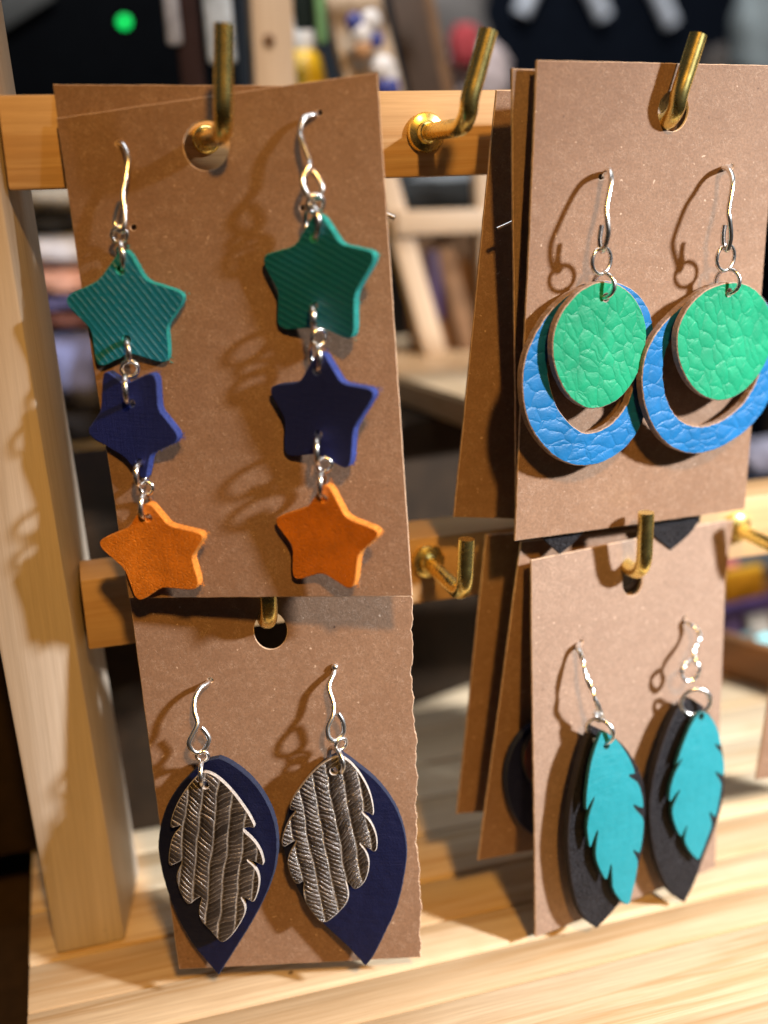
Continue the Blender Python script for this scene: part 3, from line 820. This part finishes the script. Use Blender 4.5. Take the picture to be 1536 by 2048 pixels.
round_earring(GRt, (1457, 585), BRo, BRh,
    [(1464, 333), (1448, 335), (1456, 338), (1464, 352), (1465, 372), (1457, 420), (1459, 441), (1461, 474), (1454, 500), (1447, 490), (1446, 470), (1449, 450)],
    ((1451, 515), 28, 5.0, (-0.30, 1, 0.05), 0.34), ((1455, 563), 27, 5.0, (0.80, 0.6, 0.0), 0.36),
    "right green disc and blue crescent earring, cut by the picture edge")
# --- leaf earrings
S7 = 1536 / 540
NLo = pc([(390, 100), (460, 130), (560, 205), (640, 300), (700, 420), (728, 560), (715, 720), (670, 860), (600, 1000), (510, 1150), (440, 1260), (390, 1340), (330, 1270), (240, 1160), (165, 1030), (112, 900), (70, 760), (47, 620), (57, 500), (92, 380), (150, 280), (230, 190), (310, 122)], 300, 1480, S7)
SLo = pc([(322, 170), (390, 203), (470, 280), (550, 390), (585, 450), (604, 498), (560, 488), (526, 505), (590, 560), (635, 630), (655, 722), (600, 690), (545, 672), (600, 720), (626, 780), (618, 860), (590, 932), (555, 905), (515, 888), (540, 930), (545, 980), (520, 1035), (470, 1110), (420, 1152), (395, 1148), (350, 1090), (283, 1025), (276, 960), (300, 885), (260, 905), (218, 945), (180, 890), (152, 810), (152, 755), (192, 678), (150, 700), (105, 722), (108, 640), (128, 540), (190, 478), (150, 490), (118, 500), (122, 440), (165, 335), (230, 240), (285, 185)], 300, 1480, S7)
SRo = pc([(1085, 82), (1150, 125), (1215, 210), (1262, 310), (1280, 432), (1240, 405), (1200, 398), (1262, 460), (1298, 560), (1288, 642), (1240, 610), (1185, 570), (1235, 630), (1254, 710), (1225, 810), (1165, 856), (1140, 820), (1112, 785), (1130, 850), (1132, 910), (1085, 972), (985, 1058), (930, 992), (882, 925), (868, 860), (880, 795), (832, 832), (792, 755), (776, 670), (845, 558), (795, 590), (752, 616), (748, 560), (785, 455), (838, 395), (792, 398), (802, 340), (870, 240), (950, 150), (1030, 98)], 300, 1480, S7)
NRo = pc([(1085, 72), (1170, 132), (1280, 220), (1370, 330), (1430, 450), (1462, 600), (1450, 750), (1410, 930), (1340, 1090), (1270, 1230), (1225, 1285), (1130, 1180), (1000, 1060), (900, 950), (832, 830), (778, 700), (752, 560), (775, 440), (840, 300), (920, 190), (1000, 118)], 300, 1480, S7)
def leaf_earring(pl0, back, bsharp, bmats, boff, byaw, front, fmats, foff, fyaw, hole, wp, wmat, rings, label, bulge, twisted=False, rad=0.45, wo=3.5, bead=None, fthick=0.9, bthick=1.5, it=2):
    e = empty("earring", pl0.hit(*back[bsharp[-1]], 2), label, "earring", GR)
    cx = sum(p[0] for p in back) / len(back); cy = sum(p[1] for p in back) / len(back)
    tilt = math.asin(pl0.n.z)
    plb = plane_at(pl0.hit(cx, cy, boff), byaw, tilt)
    plf = plane_at(pl0.hit(cx, cy, foff), fyaw, tilt)
    hb = plb.uv(*hole)
    sheet("leaf", roughen(catmull([plb.uv(*p) for p in back], 3, bsharp), 0.03, 0.6), [circle(hb, 0.6, 12)], plb, bthick, 0.16, bmats, e, disp=lambda x, y: 0.22 * math.sin(0.16 * x + 0.5) + 0.2 * math.cos(0.10 * y))
    sheet("feather", chaikin([plf.uv(*p) for p in front], it), [circle(plf.uv(*hole), 0.6, 12)], plf, fthick, 0.14, fmats, e, grid=0.9, disp=lambda x, y: 0.30 * math.cos(0.17 * x) + 0.25 * math.sin(0.13 * y + 0.4))
    for (px, rp, off, ax, w) in rings:
        q = pl0.hit(px[0], px[1], off); r = rp * q.dot(R2) / F_PX
        ring("jump_ring", q, max(r - w * 0.6, 0.6), w, ax, wmat, e)
    wire("ear_wire", wp, pl0, wo, wmat, e, rad, bulge, twisted)
    if bead:
        q = pl0.hit(*bead, 0.5)
        bm = bmesh.new(); bmesh.ops.create_uvsphere(bm, u_segments=16, v_segments=10, radius=0.62 * MM)
        from_bm("bead", bm, [wmat], e, Matrix.Translation(WP(q)), smooth=80)
leaf_earring(P_LL, NLo, [0, 11], [NAVY_L, NAVY_LE], 3.6, -0.42, SLo, [EMB_A, EMB_E], 5.4, -0.40, (412, 1568),
    [(421, 1360), (414, 1367), (400, 1377), (390, 1397), (389, 1422), (395, 1446), (386, 1467), (378, 1487), (388, 1503), (405, 1502), (418, 1480), (411, 1464), (403, 1455)],
    BRIGHT, [((405, 1512), 14, 4.6, (0.3, 1, 0.1), 0.34), ((406, 1545), 28, 4.6, EDGE_ON(-0.30), 0.42)],
    "dull bronze feather over a navy leaf, left earring on the torn-edged card", 1.5, wo=4.4)
leaf_earring(P_LL, NRo, [0, 10], [NAVY_L, NAVY_LE], 3.4, -0.30, SRo, [EMB_B, EMB_E], 5.2, -0.30, (668, 1540),
    [(670, 1335), (668, 1346), (658, 1374), (667, 1408), (666, 1430), (656, 1454), (658, 1475), (670, 1481), (686, 1467), (686, 1444), (676, 1426)],
    BRIGHT, [((682, 1488), 15, 4.4, (-0.3, 1, 0.1), 0.34), ((672, 1520), 29, 4.4, EDGE_ON(0.35), 0.42)],
    "shiny silver feather swung left over a navy leaf, right earring on torn-edged card", 1.5, wo=4.2, bead=(670, 1334))
BLf = pc([(690, 245), (780, 290), (860, 370), (920, 490), (938, 620), (930, 800), (900, 930), (850, 1050), (780, 1150), (712, 1225), (645, 1170), (602, 1060), (577, 900), (572, 760), (590, 600), (620, 460), (655, 330)], 900, 1350, S8)
TLf = pc([(728, 262), (760, 280), (810, 318), (862, 395), (893, 472), (880, 478), (855, 480), (875, 497), (910, 520), (932, 600), (934, 645), (915, 640), (876, 622), (905, 660), (938, 690), (936, 770), (922, 862), (905, 860), (883, 842), (900, 875), (914, 905), (900, 990), (885, 1050), (868, 1115), (832, 1102), (785, 1040), (780, 980), (777, 908), (768, 950), (755, 1000), (720, 940), (698, 880), (700, 810), (710, 738), (690, 790), (672, 845), (658, 770), (655, 720), (665, 660), (692, 580), (668, 620), (650, 660), (648, 600), (655, 520), (668, 430), (695, 340)], 900, 1350, S8)
BRf = pc([(1160, 110), (1235, 165), (1295, 290), (1320, 450), (1308, 620), (1270, 750), (1222, 880), (1182, 1000), (1135, 1102), (1060, 1040), (1000, 900), (972, 760), (966, 620), (988, 480), (1020, 360), (1068, 230), (1110, 150)], 900, 1350, S8)
TRf = pc([(1210, 168), (1255, 195), (1292, 260), (1309, 345), (1295, 342), (1272, 328), (1290, 355), (1313, 378), (1326, 440), (1322, 488), (1305, 482), (1275, 463), (1295, 495), (1314, 525), (1302, 610), (1286, 690), (1272, 682), (1252, 658), (1260, 690), (1270, 725), (1240, 805), (1205, 893), (1195, 893), (1160, 860), (1128, 805), (1134, 760), (1143, 722), (1128, 755), (1114, 790), (1080, 722), (1064, 650), (1082, 600), (1106, 545), (1078, 582), (1054, 620), (1054, 550), (1074, 475), (1092, 440), (1114, 398), (1096, 418), (1080, 440), (1112, 335), (1160, 222)], 900, 1350, S8)
leaf_earring(P_LR, BLf, [0, 9], [BLACK_P, BLACK_E], 4.2, 0.24, TLf, [TEAL_F, TEAL_FE], 6.2, 0.22, (1210, 1490),
    [(1162, 1285), (1157, 1295), (1165, 1320), (1173, 1353), (1184, 1380), (1191, 1400), (1198, 1418), (1205, 1436), (1198, 1440), (1188, 1422)],
    BRIGHT, [((1200, 1462), 31, 5.6, (0.75, 0.65, 0.1), 0.42)],
    "left teal feather over a black leaf, lower and larger of the pair", 1.5, twisted=True, rad=0.62, wo=5.2, it=1)
leaf_earring(P_LR, BRf, [0, 8], [BLACK_P, BLACK_E], 4.2, 0.24, TRf, [TEAL_F, TEAL_FE], 6.0, 0.22, (1400, 1432),
    [(1367, 1237), (1373, 1245), (1392, 1256), (1399, 1275), (1388, 1304), (1390, 1322), (1399, 1339), (1391, 1355), (1376, 1361), (1363, 1351), (1366, 1334), (1381, 1320)],
    BRIGHT, [((1391, 1404), 33, 5.4, (0.25, 1, 0.1), 0.45)],
    "right teal feather over a black leaf, higher and nearer the card edge", 1.5, twisted=True, rad=0.60, wo=5.0, it=1)
# --- partly hidden earrings in the stacks
def tip_earring(px, top, w, Y, label):
    pl = plane_at(atY(*px, Y), 0.12, 0.0)
    x, y = px
    e = empty("earring", atY(x, y, Y), label, "earring", GR)
    h = y - top
    out = [(x, top), (x + w * 0.6, top + h * 0.15), (x + w, top + h * 0.45), (x + w * 0.92, top + h * 0.66), (x + w * 0.6, top + h * 0.86), (x, y), (x - w * 0.6, top + h * 0.86), (x - w * 0.92, top + h * 0.66), (x - w, top + h * 0.45), (x - w * 0.6, top + h * 0.15)]
    sheet("leaf", catmull([pl.uv(*p) for p in out], 4, (0, 5)), [circle(pl.uv(x, top + 24), 0.6, 10)], pl, 0.8, 0.12, [BLACK_P, BLACK_E], e)
    c = atY(x, top + 6, Y - 0.3)
    ring("jump_ring", c, 1.6, 0.35, (1, 0.4, 0), SILVER, e)
    tube("ear_wire", [c + Vector((0, 0, 1.6)), c + Vector((0.8, 0, 4)), c + Vector((-0.4, 0, 8)), c + Vector((0.2, 0.1, 12)), c + Vector((0.3, 1.5, 13))], 0.35, SILVER, e)
tip_earring((1121, 1109), 800, 75, 163.6, "black leaf tip hanging below the green earrings card, left of the brass hook")
tip_earring((1342, 1101), 790, 78, 167.6, "black leaf tip hanging below the green earrings card, right of the brass hook")
def oval_earring():
    e = empty("earring", P_LR2.hit(1105, 1680, 2), "navy oval with dark red centre, mostly hidden behind the feather earrings card", "earring", GR)
    pl = P_LR2.shift(2.2)
    c = [(1105 + 92 * math.cos(t), 1560 + 122 * math.sin(t)) for t in [2 * math.pi * i / 20 for i in range(20)]]
    sheet("disc", catmull([pl.uv(*p) for p in c], 3), [], pl, 1.4, 0.16, [NAVY_L, NAVY_LE], e)
    pl2 = pl.shift(1.6)
    c = [(1100 + 52 * math.cos(t), 1520 + 66 * math.sin(t)) for t in [2 * math.pi * i / 20 for i in range(20)]]
    sheet("inner_disc", catmull([pl2.uv(*p) for p in c], 3), [], pl2, 1.2, 0.16, [RED_D, BLACK_E], e)
oval_earring()
# ------------------------------------------------------------------ things behind the rack (out of focus)
def fpt(x, y, Y): return atY(x, y, Y)
DARK = plain("dark_box_card", (0.020, 0.011, 0.005), 0.8, 0.2, 0.3)  # also stands for the riser's wood in deep shadow
PALE = pine("pale_display_wood", (0.60, 0.47, 0.34), (0.50, 0.37, 0.25), 2)
PALEX = pine("pale_shelf_wood", (0.66, 0.50, 0.34), (0.54, 0.38, 0.22), 1)
# dark storage box on the base, left
b = empty("storage_box", (-10, 250, ZDECK), "low dark brown box standing on the base behind the left card", "box")
box("box_body", (-38, 214, ZDECK + 0.4), (26, 282, -66), DARK, b, 1.0)
box("lid", (-39, 213, -75), (27, 283, -64), DARK, b, 1.0)
# turned riser, shadow put into its dark colour, pale board on top
b = empty("riser_box", (90, 290, ZDECK), "riser box turned on the base behind the rails, shade painted into its colour", "box")
ang = math.atan2(6.1, 18.1)
Mr = Matrix.Translation(WP((33, 234.5, ZDECK + 0.4))) @ Matrix.Rotation(ang, 4, 'Z')
def rbox(name, lo, hi, mat, parent, M, bev=0.8):
    lo = Vector(lo); hi = Vector(hi); h = hi - lo; c = (lo + hi) / 2
    bm = bmesh.new(); bmesh.ops.create_cube(bm, size=1.0)
    for v in bm.verts: v.co = (Vector((v.co.x * h.x, v.co.y * h.y, v.co.z * h.z)) + c) * MM
    bmesh.ops.bevel(bm, geom=bm.edges[:], offset=bev * MM, segments=2, affect='EDGES', profile=0.5)
    return from_bm(name, bm, [mat], parent, M, smooth=35)
rbox("box_body", (0, 0, 0), (118, 75, 78), DARK, b, Mr)
rbox("front_batten", (70, -1.5, 0), (82, 0.2, 76), DARK, b, Mr)
board_poly = [(79.5, 282, 0), (87.8, 232, 0), (150, 246, 0), (140, 340, 0), (92, 345, 0), (70, 340, 0)]
bm = bmesh.new()
vb = [bm.verts.new((Vector(p) + Vector((0, 0, -57.2 + ZO))) * MM) for p in board_poly]
vt = [bm.verts.new((Vector(p) + Vector((0, 0, -50.0 + ZO))) * MM) for p in board_poly]
bm.faces.new(vb[::-1]); bm.faces.new(vt)
for i in range(len(vb)): bm.faces.new((vb[i], vb[(i + 1) % len(vb)], vt[(i + 1) % len(vb)], vt[i]))
bmesh.ops.recalc_face_normals(bm, faces=bm.faces)
bmesh.ops.bevel(bm, geom=bm.edges[:], offset=0.8 * MM, segments=2, affect='EDGES')
o = from_bm("shelf_board", bm, [PALEX], None, None, smooth=35)
tag(o, "pale wooden board lying on the riser box", "board")
# leaning display frame on the board
Yf = 300.0
fr = empty("leaning_easel", fpt(870, 715, Yf), "pale leaning wooden frame with crossbar, blurred behind the rails", "easel")
bar("leg", fpt(878, 742, Yf), fpt(742, 262, Yf + 4), 6.4, 5, PALE, fr)
bar("leg", fpt(985, 735, Yf + 3), fpt(962, 262, Yf + 3), 6.2, 5, PALE, fr)
bar("crossbar", fpt(790, 446, Yf - 1), fpt(985, 440, Yf - 1), 6.6, 4, PALE, fr, side=(0, 0, 1))
KR_BG = plain("brown_backing_board", (0.17, 0.095, 0.05), 0.8, 0.2, 0.3)
bar("backing_board", fpt(905, 740, Yf + 8), fpt(890, 470, Yf + 10), 26, 2, KR_BG, fr)
bar("brace", fpt(948, 735, Yf + 5), fpt(880, 470, Yf + 6), 5.5, 3, KR_BG, fr)
o = bar("hanging_tag", fpt(872, 640, Yf + 5), fpt(866, 500, Yf + 5), 5.0, 1.2, plain("purple_leather", (0.03, 0.012, 0.045)), None)
tag(o, "narrow dark purple strip hanging in the blurred frame", "tag")
GREYD = plain("dark_grey_cloth", (0.030, 0.032, 0.033), 0.9, 0.2)
o = bundle("folded_cloth", fpt(880, 392, 380), (46, 24, 12), GREYD, "dark grey folded cloth seen through the frame top", "cloth", seed=3)
o = bundle("folded_cloth", fpt(920, 368, 400), (44, 24, 10), plain("grey_cloth", (0.30, 0.33, 0.36), 0.9, 0.2), "pale grey folded cloth above the blurred crossbar", "cloth", seed=5)
# upper display panel with hanging earrings (top centre)
Yp = 305.0
pn = empty("pendant_stand", fpt(742, 262, Yp), "pale slanted wooden display board with blue and white pendants, top centre", "pendant stand")
bar("panel", fpt(765, 250, Yp), fpt(690, -60, Yp + 6), 15.5, 4, PALE, pn)
bar("side_panel", fpt(865, 250, Yp + 6), fpt(800, -60, Yp + 12), 10, 3, plain("dark_brown_wood", (0.055, 0.032, 0.020), 0.7), pn)
bar("side_batten", fpt(905, 250, Yp + 9), fpt(838, -60, Yp + 14), 4.5, 3, KR_BG, pn)
WHITE_B = plain("white_beads", (0.72, 0.72, 0.74), 0.3, 0.5)
BLUE_B = plain("blue_beads", (0.035, 0.05, 0.26), 0.4, 0.5)
def pendant(cpx, Y, cols, label):
    e = empty("pendant", fpt(*cpx, Y), label, "pendant")
    for nm, dx, dy, r, mt in cols:
        c = fpt(cpx[0] + dx, cpx[1] + dy, Y)
        bm = bmesh.new(); bmesh.ops.create_uvsphere(bm, u_segments=16, v_segments=10, radius=r * MM)
        for v in bm.verts: v.co.y *= 0.6
        from_bm(nm, bm, [mt], e, Matrix.Translation(WP(c)), smooth=80)
GOLD_B = plain("copper_beads", (0.50, 0.28, 0.14), 0.35, 0.5)
pendant((730, 70), Yp - 5, [("bead", -20, -25, 2.6, BLUE_B), ("bead", 12, -28, 3.0, WHITE_B), ("bead", -6, -2, 3.0, WHITE_B), ("bead", 22, 10, 2.2, BLUE_B), ("bead", -4, 28, 2.6, GOLD_B)], "white, blue and copper bead pendant on the blurred slanted board")
pendant((770, 150), Yp - 6, [("bead", -3, -14, 3.4, WHITE_B), ("bead", 8, 2, 2.6, WHITE_B), ("bead", 6, 26, 3.4, BLUE_B)], "white over blue bead pendant beside the star card's top corner")
# wooden post and rod of a neighbouring stand (top left centre)
st = empty("neighbour_stand", (40, 292, ZDECK), "pale knotty wooden stand with a rod, blurred behind the left brass hook", "stand")
q = fpt(536, 165, 292)
bar("stand_post", (q.x - 1.0, 292, ZDECK + 0.4), (fpt(536, -70, 292).x, 292, 62), 10.6, 8, PALE, st)
kn = fpt(538, 80, 287.6)
bm = bmesh.new(); bmesh.ops.create_uvsphere(bm, u_segments=16, v_segments=8, radius=1.5 * MM)
for v in bm.verts: v.co.y *= 0.25
from_bm("knot", bm, [KR_BG], st, Matrix.Translation(WP(kn)), smooth=80)
rz = 66.0
tube("rod", [(0, 292, rz), (30, 292, rz), (70, 292, rz), (100, 292, rz)], 2.2, PALE, st, k=2, ns=12)
def strip(x0, x1, ybot, Y, mat, label):
    a = fpt((x0 + x1) / 2, ybot, Y); w = (x1 - x0) * a.dot(R2) / F_PX
    o = bar("hanging_strip", (a.x, Y, a.z), (a.x - 1.0, Y, rz + 2.0), w, 2.4, mat, None, bev=1.0)
    tag(o, label, "fabric strip")
CL_G = plain("pale_grey_fabric", (0.36, 0.39, 0.47), 0.9, 0.2, 0.35)
CL_B = plain("pale_blue_fabric", (0.46, 0.55, 0.66), 0.9, 0.2, 0.35)
strip(334, 366, 92, 288.0, CL_G, "narrow grey fabric strip hanging left of the brass hook tip")
strip(366, 414, 210, 289.5, plain("dark_purple_brown_fabric", (0.030, 0.016, 0.016), 0.9, 0.2), "dark brown fabric strip between two pale strips at the top")
strip(416, 474, 128, 287.0, CL_B, "wide pale blue fabric strip behind the brass hook tip")
strip(632, 656, 88, 288.0, plain("light_green_fabric", (0.16, 0.34, 0.16), 0.9, 0.2, 0.3), "light green strip hanging above the yellow bottle")
strip(590, 630, 60, 291.0, plain("dark_teal_fabric", (0.012, 0.022, 0.022), 0.9, 0.2, 0.3), "dark strip hanging between post and green strip")
# yellow bottle
q = fpt(606, 165, 322)
bt = empty("bottle", (q.x, 322, -57.6), "yellow bottle with white cap rising behind the star card", "bottle")
zt = fpt(606, 100, 322).z + 57.6
lathe("body", (q.x, 322, -57.6), [(0.5, 0), (7.5, 0.6), (8.4, 2), (8.4, zt - 26), (7.4, zt - 12), (5.4, zt - 2), (3.6, zt)], plain("yellow_plastic", (0.80, 0.50, 0.010), 0.4, 0.5), bt)
lathe("cap", (q.x, 322, -57.6), [(3.7, zt - 0.5), (3.9, zt), (3.9, zt + 4), (2.6, zt + 7), (1.2, zt + 9.5)], plain("white_plastic", (0.75, 0.75, 0.74), 0.4, 0.5), bt)
# black device with a green light
dv = empty("black_device", (10, 440, -154), "black electronic box with a glowing green light, top left", "electronic device")
BLK = plain("black_plastic", (0.002, 0.0025, 0.0035), 0.8, 0.03, 0.2)
box("casing", (-62, 430, -153.8), (72, 560, 96), BLK, dv, 3.0)
box("front_bezel", (-60, 427, -20), (70, 430.5, 92), BLK, dv, 1.2)
lq = fpt(249, 43, 426)
lm, lnt, lb = mat_base("green_led")
lb.inputs['Base Color'].default_value = (0.0, 0.3, 0.05, 1); lb.inputs['Emission Color'].default_value = (0.0, 1.0, 0.16, 1); lb.inputs['Emission Strength'].default_value = 1.6
bm = bmesh.new(); bmesh.ops.create_uvsphere(bm, u_segments=20, v_segments=10, radius=1.9 * MM)
for v in bm.verts: v.co.y *= 0.5
from_bm("indicator_light", bm, [lm], dv, Matrix.Translation(WP((lq.x, 427, lq.z))), smooth=80)
bar("handle", fpt(-40, 55, 424), fpt(95, -30, 424), 9, 3, plain("grey_rubber", (0.055, 0.058, 0.058), 0.7), dv)
# pile of folded cloths seen through the gap beside the post
Yc = 345.0
pile = [(1112, 985, (0.030, 0.027, 0.022), "dark"), (985, 885, (0.24, 0.225, 0.20), "grey"), (885, 815, (0.012, 0.011, 0.012), "black"),
        (815, 655, (0.17, 0.20, 0.40), "periwinkle blue"), (655, 622, (0.13, 0.055, 0.045), "maroon"), (622, 590, (0.14, 0.15, 0.36), "violet blue"),
        (590, 535, (0.62, 0.36, 0.29), "pink"), (535, 468, (0.66, 0.70, 0.85), "white"), (468, 425, (0.03, 0.03, 0.03), "charcoal"), (425, 372, (0.34, 0.32, 0.28), "beige grey")]
zprev = None
for i, (y0, y1, c, nm) in enumerate(pile):
    p0 = fpt(130, y0, Yc); p1 = fpt(130, y1, Yc)
    z0 = p0.z if i else -153.5
    cz = (z0 + p1.z) / 2; h = p1.z - z0
    dx = (3, 6, 8, 5, 2, 4, 0, -2, 8, 0)[i]
    if i == 0: pass
    bundle("folded_cloth", (6 + dx * 0.6, Yc + 14, cz), (46, 38, h * 1.10), plain(nm.replace(" ", "_") + "_cloth", c, 0.9, 0.2, 0.25), "%s folded cloth in the blurred pile right of the post" % nm, "cloth", "folded cloths piled behind the post", seed=20 + i, fold=0.07)
bundle("folded_cloth", fpt(210, 735, Yc - 10) + Vector((6, 0, 0)), (16, 14, 22), plain("purple_cloth", (0.16, 0.02, 0.11), 0.9, 0.2), "crumpled purple red cloth against the blue one in the pile", "cloth", "folded cloths piled behind the post", seed=44)
# dark screen with pale rods (top right)
Ys = 520.0
sc = empty("black_screen", (330, Ys, -154), "black upright panel with three pale slanting rods, top right", "panel")
BLKN = plain("blue_black_fabric", (0.004, 0.006, 0.011), 0.9, 0.05, 0.3)
lo = fpt(900, 300, Ys); hi = fpt(1510, -120, Ys)
box("panel", (lo.x, Ys, -153.8), (hi.x + 30, Ys + 12, hi.z), BLKN, sc, 2.0)
RODM = plain("pale_blue_rod", (0.66, 0.72, 0.82), 0.5, 0.4)
for (a, b_) in (((1042, 28), (1085, -70)), ((1208, 34), (1160, -70)), ((1343, 48), (1290, -70))):
    tube("rod", [fpt(*a, Ys - 6), fpt((a[0] + b_[0]) / 2, (a[1] + b_[1]) / 2, Ys - 6), fpt(*b_, Ys - 6)], 4.0, RODM, sc, k=2, ns=12)
o = bundle("draped_cloth", fpt(1545, 60, 430), (34, 20, 48), plain("silver_grey_cloth", (0.26, 0.31, 0.33), 0.8, 0.3), "silver grey cloth at the top right corner", "cloth", seed=61)
o = bundle("draped_cloth", fpt(1462, 130, 450), (30, 18, 16), plain("brown_grey_cloth", (0.09, 0.08, 0.075), 0.8, 0.3), "brown grey cloth beside the silver one, top right", "cloth", seed=62)
o = bundle("draped_cloth", fpt(890, 30, 440), (36, 18, 50), plain("mid_grey_cloth", (0.16, 0.15, 0.145), 0.8, 0.3), "mid grey cloth above the empty brass hook", "cloth", seed=63, fold=0.2)
o = bundle("small_pouch", fpt(930, 92, 400), (11, 9, 15), plain("red_cloth", (0.45, 0.06, 0.07), 0.8, 0.3), "small red pouch left of the middle brass hook tip", "pouch", seed=64)
o = bundle("draped_cloth", fpt(955, 150, 410), (26, 14, 22), plain("pale_pink_cloth", (0.60, 0.50, 0.50), 0.8, 0.3), "pale pink cloth around the middle brass hook", "cloth", seed=65)
# tray of coloured pieces at the right edge
tr = empty("tray", (190, 240, ZDECK), "brown wooden tray standing turned on the base at the right edge", "tray")
Mt = Matrix.Translation(WP((160.5, 245.0, ZDECK + 0.4))) @ Matrix.Rotation(math.radians(-62), 4, 'Z')
BRW = pine("brown_tray_wood", (0.34, 0.17, 0.07), (0.26, 0.12, 0.05), 0)
rbox("front_wall", (0, 0, 0), (75, 4, 12), BRW, tr, Mt)
rbox("bottom", (0, 4.2, 0), (75, 60, 3), BRW, tr, Mt)
rbox("side_wall", (-4, 0, 0), (-0.2, 60, 12), BRW, tr, Mt)
def upright(x0, y0, x1, y1, Y, c, name, label, cat, d=3):
    a = fpt((x0 + x1) / 2, y1, Y); b_ = fpt((x0 + x1) / 2, y0, Y); w = (x1 - x0) * a.dot(R2) / F_PX
    o = bar(name, a, b_, w, d, plain(label.split()[0] + "_" + label.split()[1] + "_stock", c, 0.6, 0.4, 0.3), None, bev=0.8)
    return tag(o, label, cat)
upright(1440, 1135, 1528, 1200, 258, (0.75, 0.46, 0.03), "leather_piece", "bright yellow leather piece in the tray at the right edge", "leather piece")
upright(1430, 1196, 1600, 1228, 252, (0.24, 0.16, 0.48), "leather_piece", "violet purple leather strip in the tray at the right edge", "leather piece")
upright(1436, 1226, 1492, 1282, 249, (0.075, 0.035, 0.085), "leather_piece", "dark plum leather piece below the violet strip", "leather piece")
upright(1488, 1228, 1540, 1275, 247, (0.42, 0.37, 0.31), "leather_piece", "cream beige leather piece right of the plum one", "leather piece")
upright(1440, 1270, 1512, 1305, 245, (0.12, 0.20, 0.21), "leather_piece", "grey teal leather piece low in the tray", "leather piece")
upright(1450, 1095, 1620, 1140, 275, (0.06, 0.075, 0.09), "leather_piece", "slate blue leather piece under the right rail end", "leather piece")
upright(1440, 1118, 1475, 1150, 262, (0.45, 0.14, 0.13), "leather_piece", "coral red leather piece beside the yellow one", "leather piece")
def cyan():
    pl = plane_at(fpt(1535, 1308, 240), 0.2, 0.3)
    c = [(1537 + 40 * math.cos(t), 1308 + 44 * math.sin(t)) for t in [2 * math.pi * i / 20 for i in range(20)]]
    o = sheet("leather_piece", catmull([pl.uv(*p) for p in c], 3), [], pl, 2, 0.2, [leather("cyan_leather", (0.24, 0.62, 0.66), 'smooth'), RAW], None)
    tag(o, "round pale cyan leather piece at the right edge", "leather piece")
cyan()
o = bundle("folded_cloth", fpt(1535, 915, 300), (22, 16, 12), plain("lavender_cloth", (0.50, 0.48, 0.60), 0.9, 0.2), "lavender cloth above the rail at the right edge", "cloth", seed=71)
o = bundle("folded_cloth", fpt(1530, 965, 290), (26, 16, 7), plain("navy_cloth", (0.012, 0.016, 0.030), 0.9, 0.2), "navy cloth just above the right rail end", "cloth", seed=72)
